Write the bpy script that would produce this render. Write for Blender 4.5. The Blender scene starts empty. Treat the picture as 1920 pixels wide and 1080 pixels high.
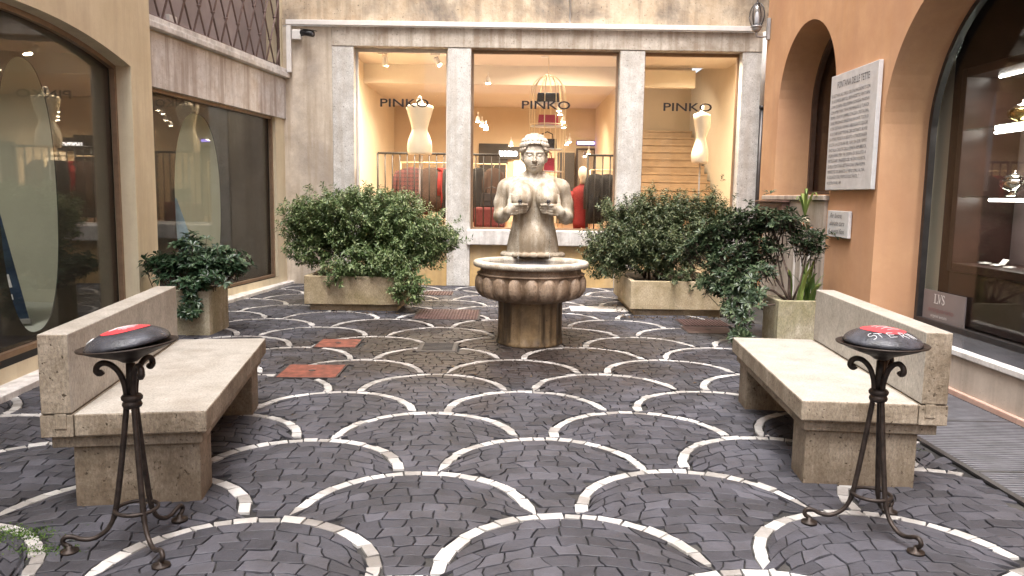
import bpy, bmesh, math, random
import numpy as np
from mathutils import Vector, Matrix
random.seed(7); rng = np.random.default_rng(5)
C = bpy.context.scene.collection
PI = math.pi
R = math.radians

# ------------------------------------------------------------------ helpers
class MB:
    """collects shapes; build() links them as ONE mesh object"""
    def __init__(s): s.v = []; s.f = []; s.m = []; s.sm = []
    def add(s, vs, fs, mi=0, smooth=False):
        o = len(s.v); s.v += [tuple(map(float, p)) for p in vs]
        for f in fs:
            s.f.append([i + o for i in f]); s.m.append(mi); s.sm.append(smooth)
    def box(s, x0, x1, y0, y1, z0, z1, mi=0):
        v = [(x0,y0,z0),(x1,y0,z0),(x1,y1,z0),(x0,y1,z0),(x0,y0,z1),(x1,y0,z1),(x1,y1,z1),(x0,y1,z1)]
        s.add(v, [(3,2,1,0),(4,5,6,7),(0,1,5,4),(1,2,6,5),(2,3,7,6),(3,0,4,7)], mi); return s
    def obox(s, o, a, b, c, mi=0):
        """box from corner o with edge vectors a, b, c"""
        o, a, b, c = map(Vector, (o, a, b, c))
        if a.cross(b).dot(c) < 0: a, b = b, a
        v = [o, o+a, o+a+b, o+b, o+c, o+a+c, o+a+b+c, o+b+c]
        s.add(v, [(3,2,1,0),(4,5,6,7),(0,1,5,4),(1,2,6,5),(2,3,7,6),(3,0,4,7)], mi); return s
    def quad(s, a, b, c, d, mi=0): s.add([a,b,c,d], [(0,1,2,3)], mi); return s
    def tube(s, pts, r, n=8, mi=0, closed=False, cap=True):
        pts = [Vector(p) for p in pts]; k = len(pts)
        rs = r if isinstance(r, (list, tuple)) else [r]*k
        T = []
        for i in range(k):
            a = pts[(i-1) % k] if (closed or i > 0) else pts[i]
            b = pts[(i+1) % k] if (closed or i < k-1) else pts[i]
            t = b - a; T.append(t.normalized() if t.length > 1e-9 else Vector((0,0,1)))
        nrm = T[0].orthogonal().normalized(); vs = []
        for i in range(k):
            nrm = nrm - T[i]*nrm.dot(T[i])
            nrm = nrm.normalized() if nrm.length > 1e-6 else T[i].orthogonal().normalized()
            bi = T[i].cross(nrm)
            for j in range(n):
                a = 2*PI*j/n
                vs.append(pts[i] + (nrm*math.cos(a) + bi*math.sin(a))*rs[i])
        fs = []
        for i in range(k if closed else k-1):
            i2 = (i+1) % k
            for j in range(n):
                fs.append((i*n+j, i*n+(j+1)%n, i2*n+(j+1)%n, i2*n+j))
        if cap and not closed:
            fs.append(tuple(range(n-1,-1,-1))); fs.append(tuple((k-1)*n+j for j in range(n)))
        s.add(vs, fs, mi, True); return s
    def lathe(s, prof, c=(0,0,0), n=32, mi=0, sx=1, sy=1, mod=None, M=None):
        vs = []; k = len(prof)
        for i, (r, z) in enumerate(prof):
            for j in range(n):
                a = 2*PI*j/n; rr = r*(mod(a, i, z) if mod else 1)
                p = Vector((rr*math.cos(a)*sx, rr*math.sin(a)*sy, z))
                if M is not None: p = M @ p
                vs.append(p + Vector(c))
        fs = []
        for i in range(k-1):
            for j in range(n): fs.append((i*n+j, i*n+(j+1)%n, (i+1)*n+(j+1)%n, (i+1)*n+j))
        if prof[0][0] > 1e-5: fs.append(tuple(range(n-1,-1,-1)))
        if prof[-1][0] > 1e-5: fs.append(tuple((k-1)*n+j for j in range(n)))
        s.add(vs, fs, mi, True); return s
    def prism(s, pts, n, d, mi=0):
        """planar outline pts extruded by d along n"""
        pts = [Vector(p) for p in pts]; n = Vector(n)*d; k = len(pts)
        vs = pts + [p + n for p in pts]
        fs = [tuple(range(k)), tuple(range(2*k-1, k-1, -1))] + [(i, (i+1)%k, k+(i+1)%k, k+i) for i in range(k)]
        s.add(vs, fs, mi); return s
    def build(s, name, mats, parent=None, loc=None, bevel=0, fix=True, wn=True):
        me = bpy.data.meshes.new(name); me.from_pydata(s.v, [], s.f)
        for m in (mats if isinstance(mats, (list, tuple)) else [mats]): me.materials.append(m)
        me.polygons.foreach_set('material_index', s.m); me.polygons.foreach_set('use_smooth', s.sm)
        if fix and len(s.f) < 60000:
            bm = bmesh.new(); bm.from_mesh(me); bmesh.ops.recalc_face_normals(bm, faces=bm.faces); bm.to_mesh(me); bm.free()
        o = bpy.data.objects.new(name, me); C.objects.link(o)
        if loc: o.location = loc
        if parent:
            o.parent = parent
        if bevel:
            b = o.modifiers.new('bevel', 'BEVEL'); b.width = bevel; b.segments = 2; b.limit_method = 'ANGLE'; b.angle_limit = R(40)
        return o

def tag(o, label, cat, group=None):
    o['label'] = label; o['category'] = cat
    if group: o['group'] = group
    return o
def thing(name, label, cat, loc=(0,0,0), group=None):
    o = bpy.data.objects.new(name, None); C.objects.link(o); o.location = loc; o.empty_display_size = .1
    return tag(o, label, cat, group)
def struct(o, kind='structure'): o['kind'] = kind; return o
def dup(root, loc, label=None):
    r = root.copy(); C.objects.link(r); r.location = loc
    if label: r['label'] = label
    for ch in list(root.children):
        c = ch.copy(); C.objects.link(c); c.parent = r
        for g in list(ch.children):
            d = g.copy(); C.objects.link(d); d.parent = c
    return r

# ------------------------------------------------------------------ materials
class N:
    def __init__(s, name):
        s.m = bpy.data.materials.new(name); s.m.use_nodes = True; s.t = s.m.node_tree; s.t.nodes.clear()
        s.out = s.n('ShaderNodeOutputMaterial')
    def n(s, typ, **kw):
        nd = s.t.nodes.new(typ)
        for k, v in kw.items():
            if k.startswith('i_'):
                nd.inputs[k[2:].replace('_', ' ')].default_value = v
            else: setattr(nd, k, v)
        return nd
    def l(s, a, b): s.t.links.new(a, b)
    def noise(s, scale, detail=4, rough=.55, vec=None, st=None, dist=0):
        nd = s.n('ShaderNodeTexNoise'); nd.inputs['Scale'].default_value = scale; nd.inputs['Detail'].default_value = detail
        nd.inputs['Roughness'].default_value = rough; nd.inputs['Distortion'].default_value = dist
        v = vec if vec is not None else s.pos()
        if st:
            mp = s.n('ShaderNodeMapping'); mp.inputs['Scale'].default_value = st; s.l(v, mp.inputs['Vector']); v = mp.outputs[0]
        s.l(v, nd.inputs['Vector']); return nd.outputs['Fac']
    def pos(s):
        if not hasattr(s, '_p'): s._p = s.n('ShaderNodeNewGeometry')
        return s._p.outputs['Position']
    def island(s): s.pos(); return s._p.outputs['Random Per Island']
    def ramp(s, fac, stops, interp='LINEAR'):
        nd = s.n('ShaderNodeValToRGB'); cr = nd.color_ramp; cr.interpolation = interp
        while len(cr.elements) < len(stops): cr.elements.new(.5)
        for e, (p, c) in zip(cr.elements, stops):
            e.position = p; e.color = (*c, 1) if len(c) == 3 else c
        s.l(fac, nd.inputs['Fac']); return nd.outputs['Color']
    def mix(s, fac, a, b, mode='MIX'):
        nd = s.n('ShaderNodeMix', data_type='RGBA', blend_type=mode)
        for sock, v in ((nd.inputs['Factor'], fac), (nd.inputs['A'], a), (nd.inputs['B'], b)):
            pass
        fi = [i for i in nd.inputs if i.name == 'Factor' and i.type == 'VALUE'][0]
        ai = [i for i in nd.inputs if i.name == 'A' and i.type == 'RGBA'][0]
        bi = [i for i in nd.inputs if i.name == 'B' and i.type == 'RGBA'][0]
        for sock, v in ((fi, fac), (ai, a), (bi, b)):
            if isinstance(v, (int, float)): sock.default_value = v
            elif isinstance(v, tuple): sock.default_value = (*v, 1)
            else: s.l(v, sock)
        return [o for o in nd.outputs if o.type == 'RGBA'][0]
    def math(s, op, a, b=None, c=None, clamp=False):
        nd = s.n('ShaderNodeMath', operation=op); nd.use_clamp = clamp
        for i, v in enumerate((a, b, c)):
            if v is None: continue
            if isinstance(v, (int, float)): nd.inputs[i].default_value = v
            else: s.l(v, nd.inputs[i])
        return nd.outputs[0]
    def bump(s, h, strength=.3, dist=.01):
        b = s.n('ShaderNodeBump'); b.inputs['Strength'].default_value = strength; b.inputs['Distance'].default_value = dist
        s.l(h, b.inputs['Height']); return b.outputs['Normal']
    def bsdf(s, col, rough=.6, metal=0, normal=None, spec=.5, emis=None, estr=0, sub=0):
        p = s.n('ShaderNodeBsdfPrincipled')
        def put(k, v):
            sk = p.inputs[k]
            if isinstance(v, (int, float)): sk.default_value = v
            elif isinstance(v, tuple): sk.default_value = (*v, 1)
            else: s.l(v, sk)
        put('Base Color', col); put('Roughness', rough); put('Metallic', metal); put('Specular IOR Level', spec)
        if normal is not None: s.l(normal, p.inputs['Normal'])
        if emis: put('Emission Color', emis); put('Emission Strength', estr)
        s.l(p.outputs[0], s.out.inputs['Surface']); s.p = p; return s.m

def simple(name, col, rough=.5, metal=0, var=.15, scale=9, bump=.1, bd=.004, spec=.5):
    k = N(name); f = k.noise(scale, 5)
    a = tuple(c*(1-var) for c in col); b = tuple(min(1, c*(1+var)) for c in col)
    c = k.ramp(f, [(.3, a), (.7, b)])
    nm = k.bump(k.noise(scale*9, 3), bump, bd) if bump else None
    return k.bsdf(c, rough, metal, nm, spec)
def emit(name, col, st):
    k = N(name); return k.bsdf((.8,.8,.8), .5, emis=col, estr=st)

def stone(name, lo, hi, dirt, scale=6, pits=.5, streak=0, streakcol=(.1,.08,.06), rough=.75, bump=.35, dirtamt=.5, pitscale=60, lowdirt=None, grain=0):
    """weathered stone: two tones, pits, patchy dirt, optional rain streaks"""
    k = N(name)
    c = k.ramp(k.noise(scale, 9, .72), [(.34, lo), (.66, hi)])
    d = k.ramp(k.noise(scale*.33, 6, .65, dist=.4), [(.48, (0,0,0)), (.7, (dirtamt,)*3)])
    c = k.mix(d, c, dirt)
    pf = k.noise(pitscale, 3, .6)
    pm = k.ramp(pf, [(.30, (1,1,1)), (.38, (0,0,0))])
    pn = k.math('MULTIPLY', pm, pits)
    c = k.mix(pn, c, tuple(x*.5 for x in dirt))
    if grain:
        gr = k.ramp(k.noise(95, 4, .75, st=(1,1,.45)), [(.36, (1-grain,)*3), (.62, (1.12,)*3)]); c = k.mix(1., c, gr, 'MULTIPLY')
    if streak:
        sf = k.ramp(k.noise(3.2, 5, .6, st=(2.2,2.2,.16)), [(.47, (0,0,0)), (.62, (streak,)*3)])
        c = k.mix(sf, c, streakcol)
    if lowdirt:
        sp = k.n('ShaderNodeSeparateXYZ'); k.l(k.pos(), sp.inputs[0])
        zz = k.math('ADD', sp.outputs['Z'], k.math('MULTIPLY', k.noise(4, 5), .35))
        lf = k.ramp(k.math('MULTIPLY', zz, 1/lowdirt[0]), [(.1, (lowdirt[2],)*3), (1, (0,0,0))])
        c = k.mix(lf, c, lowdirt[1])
    h = k.math('SUBTRACT', k.noise(scale*8, 5, .7), k.math('MULTIPLY', pm, .6))
    return k.bsdf(c, rough, 0, k.bump(h, bump, .006), .4)

M = {}
M['istrian'] = stone('istrian_stone', (.54,.525,.50), (.74,.725,.695), (.33,.28,.225), 7, .75, .4, (.42,.36,.29), dirtamt=.5, pitscale=34, bump=.6, grain=.25)
M['lintel'] = stone('stained_lintel', (.44,.385,.32), (.66,.61,.54), (.25,.19,.135), 5, .6, .65, (.29,.22,.155), dirtamt=.75, pitscale=40, bump=.5)
M['grey_lintel'] = stone('grey_lintel', (.54,.51,.49), (.70,.67,.65), (.42,.33,.26), 9, .6, .65, (.30,.23,.185), pitscale=45, dirtamt=.6, bump=.5)
M['white_stone'] = stone('white_stone', (.58,.555,.53), (.76,.735,.71), (.32,.26,.21), 9, .4, .3, dirtamt=.5, pitscale=60, bump=.25)
M['stain_wall'] = stone('stained_plaster', (.52,.44,.345), (.70,.625,.53), (.32,.27,.235), 3.2, .5, .6, (.40,.315,.225), dirtamt=.65, pitscale=40, bump=.5)
M['upper_wall'] = stone('upper_wall', (.42,.31,.20), (.64,.54,.41), (.13,.115,.105), 2.6, .7, .3, dirtamt=1, pitscale=24, bump=.9)
M['ochre'] = stone('ochre_plaster', (.62,.53,.365), (.72,.635,.46), (.54,.44,.29), 1.8, .25, .25, (.44,.34,.235), dirtamt=.5, bump=.12, pitscale=70)
M['ochre_low'] = stone('ochre_base_plaster', (.50,.33,.14), (.62,.43,.20), (.50,.44,.35), 3, .3, .15, dirtamt=.75, bump=.2)
M['orange'] = stone('orange_plaster', (.53,.295,.155), (.63,.375,.215), (.45,.225,.13), 1.3, .2, .22, (.46,.26,.165), dirtamt=.7, bump=.14, pitscale=80, rough=.8, lowdirt=(.7, (.30,.17,.10), .5))
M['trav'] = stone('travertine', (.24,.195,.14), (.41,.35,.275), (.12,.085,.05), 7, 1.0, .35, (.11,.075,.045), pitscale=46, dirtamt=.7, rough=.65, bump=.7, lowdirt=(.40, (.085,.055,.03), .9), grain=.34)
M['trav_top'] = stone('polished_travertine', (.35,.325,.285), (.49,.46,.415), (.27,.225,.18), 8, .6, 0, pitscale=70, dirtamt=.45, rough=.42, bump=.25, grain=.32)
M['plinth_stone'] = stone('beige_plinth_stone', (.46,.385,.32), (.58,.50,.425), (.30,.22,.16), 4, .3, .2, dirtamt=.5, bump=.15)
M['basin'] = stone('basin_stone', (.27,.185,.12), (.48,.37,.28), (.10,.06,.032), 8, .7, .75, (.10,.058,.03), pitscale=55, dirtamt=.85, rough=.5, bump=.5, grain=.35)
M['rim'] = stone('pale_rim_stone', (.48,.43,.35), (.70,.65,.56), (.28,.20,.13), 10, .6, .4, (.30,.21,.13), pitscale=55, dirtamt=.5, rough=.5, grain=.35)
M['pedestal'] = stone('wet_pedestal_stone', (.15,.10,.055), (.30,.21,.115), (.04,.027,.018), 6, .8, .85, (.035,.024,.016), pitscale=50, dirtamt=.9, rough=.4, bump=.5)
M['statue'] = stone('statue_stone', (.45,.39,.305), (.66,.60,.505), (.19,.145,.095), 9, .9, .8, (.25,.185,.115), pitscale=48, dirtamt=.6, rough=.5, bump=.45, grain=.28)
M['planter'] = stone('planter_stone', (.38,.30,.19), (.56,.46,.32), (.24,.19,.085), 6, .7, .3, (.24,.19,.09), pitscale=60, dirtamt=.7, bump=.5, lowdirt=(.3,(.22,.12,.06),.7), grain=.35)
M['mossy'] = stone('mossy_concrete', (.38,.33,.23), (.55,.49,.375), (.24,.22,.10), 6, .9, .5, (.22,.20,.10), pitscale=70, dirtamt=.75, bump=.8, grain=.35)
M['plaque'] = stone('plaque_marble', (.50,.49,.49), (.62,.61,.615), (.42,.38,.37), 6, .12, 0, dirtamt=.35, bump=.05, rough=.45)
M['apron'] = stone('apron_marble', (.40,.345,.29), (.54,.48,.42), (.26,.20,.16), 4, .3, .4, dirtamt=.6, bump=.15)
M['iron'] = simple('wrought_iron', (.035,.026,.022), .5, .55, .5, 30, .4, .003)
M['enamel'] = simple('black_enamel', (.040,.042,.052), .26, .1, .6, 16, .6, .006)
M['red_label'] = simple('red_sticker', (.72,.05,.06), .45, 0, .15, 30, .1)
M['chalk'] = simple('white_scratch', (.75,.74,.76), .7, 0, .1, 30, 0)
M['ink'] = simple('engraved_ink', (.10,.095,.10), .7, 0, .3, 40, 0)
M['letters'] = simple('black_letters', (.012,.01,.012), .4, 0, .1, 30, 0)
M['brown_metal'] = simple('brown_metal', (.12,.075,.055), .4, .3, .2, 12, .05)
M['bronze_metal'] = simple('bronze_frame', (.30,.20,.13), .38, .4, .15, 12, .05)
M['dark_metal'] = simple('dark_metal', (.06,.055,.055), .35, .5, .2, 12, .05)
M['lattice'] = simple('painted_lattice', (.17,.115,.10), .5, .15, .2, 20, .2)
M['white_paint'] = simple('white_paint', (.70,.67,.64), .45, 0, .08, 9, .05)
M['grey_paint'] = simple('grey_paint', (.35,.34,.34), .4, .2, .12, 9, .05)
M['black_plastic'] = simple('black_plastic', (.012,.012,.014), .55, 0, .2, 20, .05)
M['rust'] = simple('rusty_cover', (.17,.052,.034), .6, .1, .6, 14, .5, .004)
M['rust_dull'] = simple('dull_rust_cover', (.10,.058,.052), .55, .2, .35, 12, .5, .004)
M['cast_iron'] = simple('cast_iron', (.055,.05,.05), .5, .4, .3, 15, .4)
M['grate'] = simple('galvanised_grate', (.17,.17,.19), .45, .3, .25, 8, .2)
M['soil'] = simple('soil', (.05,.035,.022), .95, 0, .5, 25, .8, .02)
M['cream'] = simple('cream_plaster', (.74,.66,.52), .85, 0, .03, 3, .04)
M['cream2'] = simple('shop_wall', (.72,.58,.40), .85, 0, .03, 3, .04)
M['sage'] = simple('pale_sage_wall', (.54,.53,.44), .8, 0, .05, 3, .03)
M['ceil'] = simple('shop_ceiling', (.70,.63,.54), .9, 0, .02, 3, .03)
M['ochre_shop'] = simple('warm_back_wall', (.60,.48,.34), .85, 0, .04, 3, .03)
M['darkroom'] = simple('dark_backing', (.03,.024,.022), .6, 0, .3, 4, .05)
M['film'] = simple('dark_window_film', (.014,.0125,.012), .55, 0, .25, 2, .03)
M['wood'] = simple('dark_wood', (.036,.017,.014), .4, 0, .3, 6, .08)
M['oak'] = simple('stair_oak', (.37,.26,.16), .45, 0, .15, 5, .08)
M['shopfloor'] = simple('shop_floor', (.30,.17,.10), .35, 0, .2, 4, .05)
M['mannequin'] = simple('mannequin_linen', (.82,.74,.60), .7, 0, .03, 40, .05)
M['brass_wire'] = simple('cream_wire', (.78,.64,.42), .4, .3, .05, 30, 0)
M['bag_red'] = simple('red_leather', (.42,.03,.06), .4, 0, .15, 30, .15)
M['bag_black'] = simple('black_leather', (.025,.022,.025), .4, 0, .2, 30, .15)
M['coat_black'] = simple('black_cloth', (.010,.009,.011), .85, 0, .3, 30, .2)
M['coat_red'] = simple('red_cloth', (.21,.011,.012), .8, 0, .15, 30, .2)
M['coat_brown'] = simple('brown_cloth', (.05,.028,.022), .85, 0, .3, 30, .2)
M['silver'] = simple('silver', (.80,.78,.74), .16, 1, .08, 30, .05)
M['gilt'] = simple('gilt_silver', (.75,.55,.22), .2, 1, .08, 30, .05)
M['paper'] = simple('paper', (.70,.68,.66), .7, 0, .1, 10, 0)
M['navy'] = simple('navy_banner', (.018,.035,.075), .4, 0, .5, 5, 0)
M['sky_blue'] = simple('banner_blue', (.10,.25,.50), .5, 0, .3, 12, 0)
M['terracotta'] = simple('terracotta', (.42,.17,.08), .8, 0, .15, 20, .15)
M['sign_grey'] = simple('grey_sign', (.20,.175,.175), .35, 0, .08, 4, 0)
M['sign_dim'] = simple('dim_red_lettering', (.25,.13,.13), .5, 0, .05, 10, 0)
M['sill_dark'] = simple('polished_sill', (.10,.10,.11), .12, 0, .3, 5, .02)
M['brown_box'] = simple('brown_wooden_box', (.12,.065,.05), .55, 0, .25, 14, .1)
M['bulb'] = emit('spot_bulb', (1,.86,.62), 22)
M['neon'] = emit('shop_neon', (.95,.95,1), 3)
M['tube'] = emit('display_tube', (1,.97,.92), 9)
M['screen'] = emit('violet_screen', (.30,.22,1), 3)
M['lit_niche'] = emit('lit_opening', (1,.70,.34), .9)

# plaid cloth
k = N('plaid_cloth'); sp = k.n('ShaderNodeSeparateXYZ'); k.l(k.pos(), sp.inputs[0])
a = k.math('GREATER_THAN', k.math('SINE', k.math('MULTIPLY', sp.outputs['X'], 80)), .35)
b = k.math('GREATER_THAN', k.math('SINE', k.math('MULTIPLY', sp.outputs['Z'], 80)), .35)
c = k.mix(k.math('MULTIPLY', k.math('ADD', a, b), .5), (.10,.03,.03), (.025,.015,.018)); M['plaid'] = k.bsdf(c, .85)

# leaves: tone per leaf
def leafmat(name, lo, mid, hi, rough=.42):
    k = N(name); c = k.ramp(k.island(), [(0, lo), (.5, mid), (1, hi)])
    k.bsdf(c, rough, spec=.45)
    tr = k.n('ShaderNodeBsdfTranslucent'); k.l(c, tr.inputs[0])
    mx = k.n('ShaderNodeMixShader'); mx.inputs[0].default_value = .22
    k.l(k.p.outputs[0], mx.inputs[1]); k.l(tr.outputs[0], mx.inputs[2]); k.l(mx.outputs[0], k.out.inputs['Surface']); return k.m
M['leaf_bright'] = leafmat('nandina_leaf', (.045,.082,.024), (.115,.175,.062), (.28,.33,.16))
M['leaf_olive'] = leafmat('azalea_leaf', (.030,.049,.021), (.078,.108,.046), (.22,.24,.125))
M['leaf_dark'] = leafmat('rhododendron_leaf', (.020,.036,.018), (.044,.072,.036), (.11,.145,.075), .36)
M['leaf_pitt'] = leafmat('pittosporum_leaf', (.018,.040,.020), (.042,.086,.042), (.11,.17,.09), .28)
M['leaf_strap'] = leafmat('strap_leaf', (.05,.10,.02), (.10,.18,.04), (.26,.32,.09), .4)
M['moss'] = leafmat('moss_leaf', (.03,.07,.012), (.07,.14,.02), (.14,.22,.04), .7)
M['bark'] = simple('bark', (.085,.058,.045), .85, 0, .4, 30, .5)
M['root'] = simple('pale_roots', (.55,.50,.36), .8, 0, .2, 40, .1)

# glass: thin pane, mirror-like at grazing angles
def glass(name, tint, f0=.04, top=.8):
    k = N(name)
    t = k.n('ShaderNodeBsdfTransparent'); t.inputs[0].default_value = (*tint, 1)
    g = k.n('ShaderNodeBsdfGlossy'); g.inputs['Roughness'].default_value = .01; g.inputs[0].default_value = (.96,.96,.96,1)
    lw_ = k.n('ShaderNodeLayerWeight'); lw_.inputs['Blend'].default_value = .5
    fac = k.math('MULTIPLY_ADD', k.math('POWER', lw_.outputs['Facing'], 4.8), top, f0, clamp=True)
    mx = k.n('ShaderNodeMixShader'); k.l(fac, mx.inputs[0]); k.l(t.outputs[0], mx.inputs[1]); k.l(g.outputs[0], mx.inputs[2])
    k.l(mx.outputs[0], k.out.inputs['Surface']); return k.m
M['glass'] = glass('shop_glass', (.97,.965,.95), .025)
M['glass_side'] = glass('side_glass', (.90,.90,.88), .02, .68)
M['lamp_glass'] = glass('lamp_glass', (.80,.83,.88), .06)
M['water'] = glass('water_stream', (.92,.94,.95), .08)

# cobbles: dark porphyry and pale marble, damp, brown stain of the fountain's overflow
FX, FY = .19, 7.9
def cobble(name, ramp_stops, r0, r1, stain=.9):
    k = N(name)
    c = k.ramp(k.island(), ramp_stops)
    c = k.mix(k.math('MULTIPLY', k.noise(55, 4, .7), .35), c, tuple(x*.55 for x in ramp_stops[1][1]))
    mp = k.n('ShaderNodeVectorMath', operation='SUBTRACT'); k.l(k.pos(), mp.inputs[0]); mp.inputs[1].default_value = (FX-.45, FY-.2, 0)
    ms = k.n('ShaderNodeVectorMath', operation='MULTIPLY'); k.l(mp.outputs[0], ms.inputs[0]); ms.inputs[1].default_value = (.40,.46,0)
    ln = k.n('ShaderNodeVectorMath', operation='LENGTH'); k.l(ms.outputs[0], ln.inputs[0])
    d = k.math('ADD', ln.outputs['Value'], k.math('MULTIPLY', k.math('SUBTRACT', k.noise(1.6, 6, .6), .5), 1.5))
    wet = k.ramp(d, [(.45, (1,1,1)), (1.0, (0,0,0))])
    big = k.ramp(k.noise(.55, 4, .6), [(.42, (0,0,0)), (.62, (1,1,1))])
    wf = k.math('MULTIPLY', wet, stain)
    c = k.mix(wf, c, k.mix(.55, c, (.040,.023,.013)))
    c = k.mix(wf, c, (.40,.31,.25), 'MULTIPLY')
    sp_ = k.ramp(k.noise(2.4, 6, .7), [(.40, (.72,.70,.68)), (.6, (1.12,1.12,1.14))]); c = k.mix(1., c, sp_, 'MULTIPLY')
    rg = k.math('SUBTRACT', k.math('ADD', k.math('MULTIPLY', k.noise(9, 4), .22), r0), k.math('MULTIPLY', k.math('ADD', k.math('MULTIPLY', wet, .8), k.math('MULTIPLY', big, .4)), r1))
    return k.bsdf(c, rg, 0, k.bump(k.noise(38, 5, .7), .6, .009), .5)
M['cobble'] = cobble('porphyry_cobble', [(0, (.031,.031,.039)), (.5, (.052,.052,.064)), (1, (.078,.077,.092))], .50, .13)
M['white_cobble'] = cobble('marble_cobble', [(0, (.24,.225,.21)), (.25, (.38,.37,.355)), (.6, (.48,.47,.455)), (1, (.58,.57,.555))], .55, .12, .3)
k = N('joint_mortar'); c = k.ramp(k.noise(1.3, 6, .6), [(.48, (.014,.013,.013)), (.70, (.075,.07,.065))]); M['joint'] = k.bsdf(c, .85, 0, k.bump(k.noise(60, 4), .5, .01))

# ------------------------------------------------------------------ text and strokes
def text_into(mb, s, size, origin, u, up, align='LEFT', xs=1.0, shear=0, depth=.0015, mi=0, fit=None, offset=0):
    cu = bpy.data.curves.new('lettering', 'FONT'); cu.body = s; cu.size = size; cu.align_x = align; cu.shear = shear; cu.resolution_u = 3; cu.offset = offset
    ob = bpy.data.objects.new('lettering', cu); C.objects.link(ob)
    dg = bpy.context.evaluated_depsgraph_get(); me = bpy.data.meshes.new_from_object(ob.evaluated_get(dg))
    u, up = Vector(u).normalized(), Vector(up).normalized(); n = u.cross(up); o = Vector(origin)
    co = [v.co.copy() for v in me.vertices]
    if fit and co:
        w = max(p.x for p in co) - min(p.x for p in co); xs = fit/max(w, 1e-4)
    mb.add([o + u*(p.x*xs) + up*p.y + n*depth for p in co], [tuple(p.vertices) for p in me.polygons], mi)
    bpy.data.objects.remove(ob); bpy.data.curves.remove(cu); bpy.data.meshes.remove(me)

# ------------------------------------------------------------------ camera
F_PX, PITCH, ROLL, EYE = 1450.0, .1183, .015, 1.5
cam = bpy.data.cameras.new('camera'); cam.sensor_width = 36; cam.lens = 36*F_PX/1920; cam.clip_end = 500; cam.clip_start = .05
co = bpy.data.objects.new('camera', cam); C.objects.link(co); bpy.context.scene.camera = co
fw = Vector((0, math.cos(PITCH), -math.sin(PITCH))); up0 = Vector((0, math.sin(PITCH), math.cos(PITCH))); rt0 = Vector((1,0,0))
rt = rt0*math.cos(ROLL) + up0*math.sin(ROLL); up = -rt0*math.sin(ROLL) + up0*math.cos(ROLL)
co.matrix_world = Matrix(((rt.x, up.x, -fw.x, 0), (rt.y, up.y, -fw.y, 0), (rt.z, up.z, -fw.z, EYE), (0,0,0,1)))
def at(x, y, Y):
    """the point at depth Y seen at photo pixel (x, y)"""
    d = fw + rt*((x-960)/F_PX) - up*((y-540)/F_PX)
    return Vector((0,0,EYE)) + d*(Y/d.y)

# ------------------------------------------------------------------ ground and paving
g = MB(); g.quad((-60,-60,-.014), (60,-60,-.014), (60,60,-.014), (-60,60,-.014)); struct(g.build('ground', M['joint']))

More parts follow.
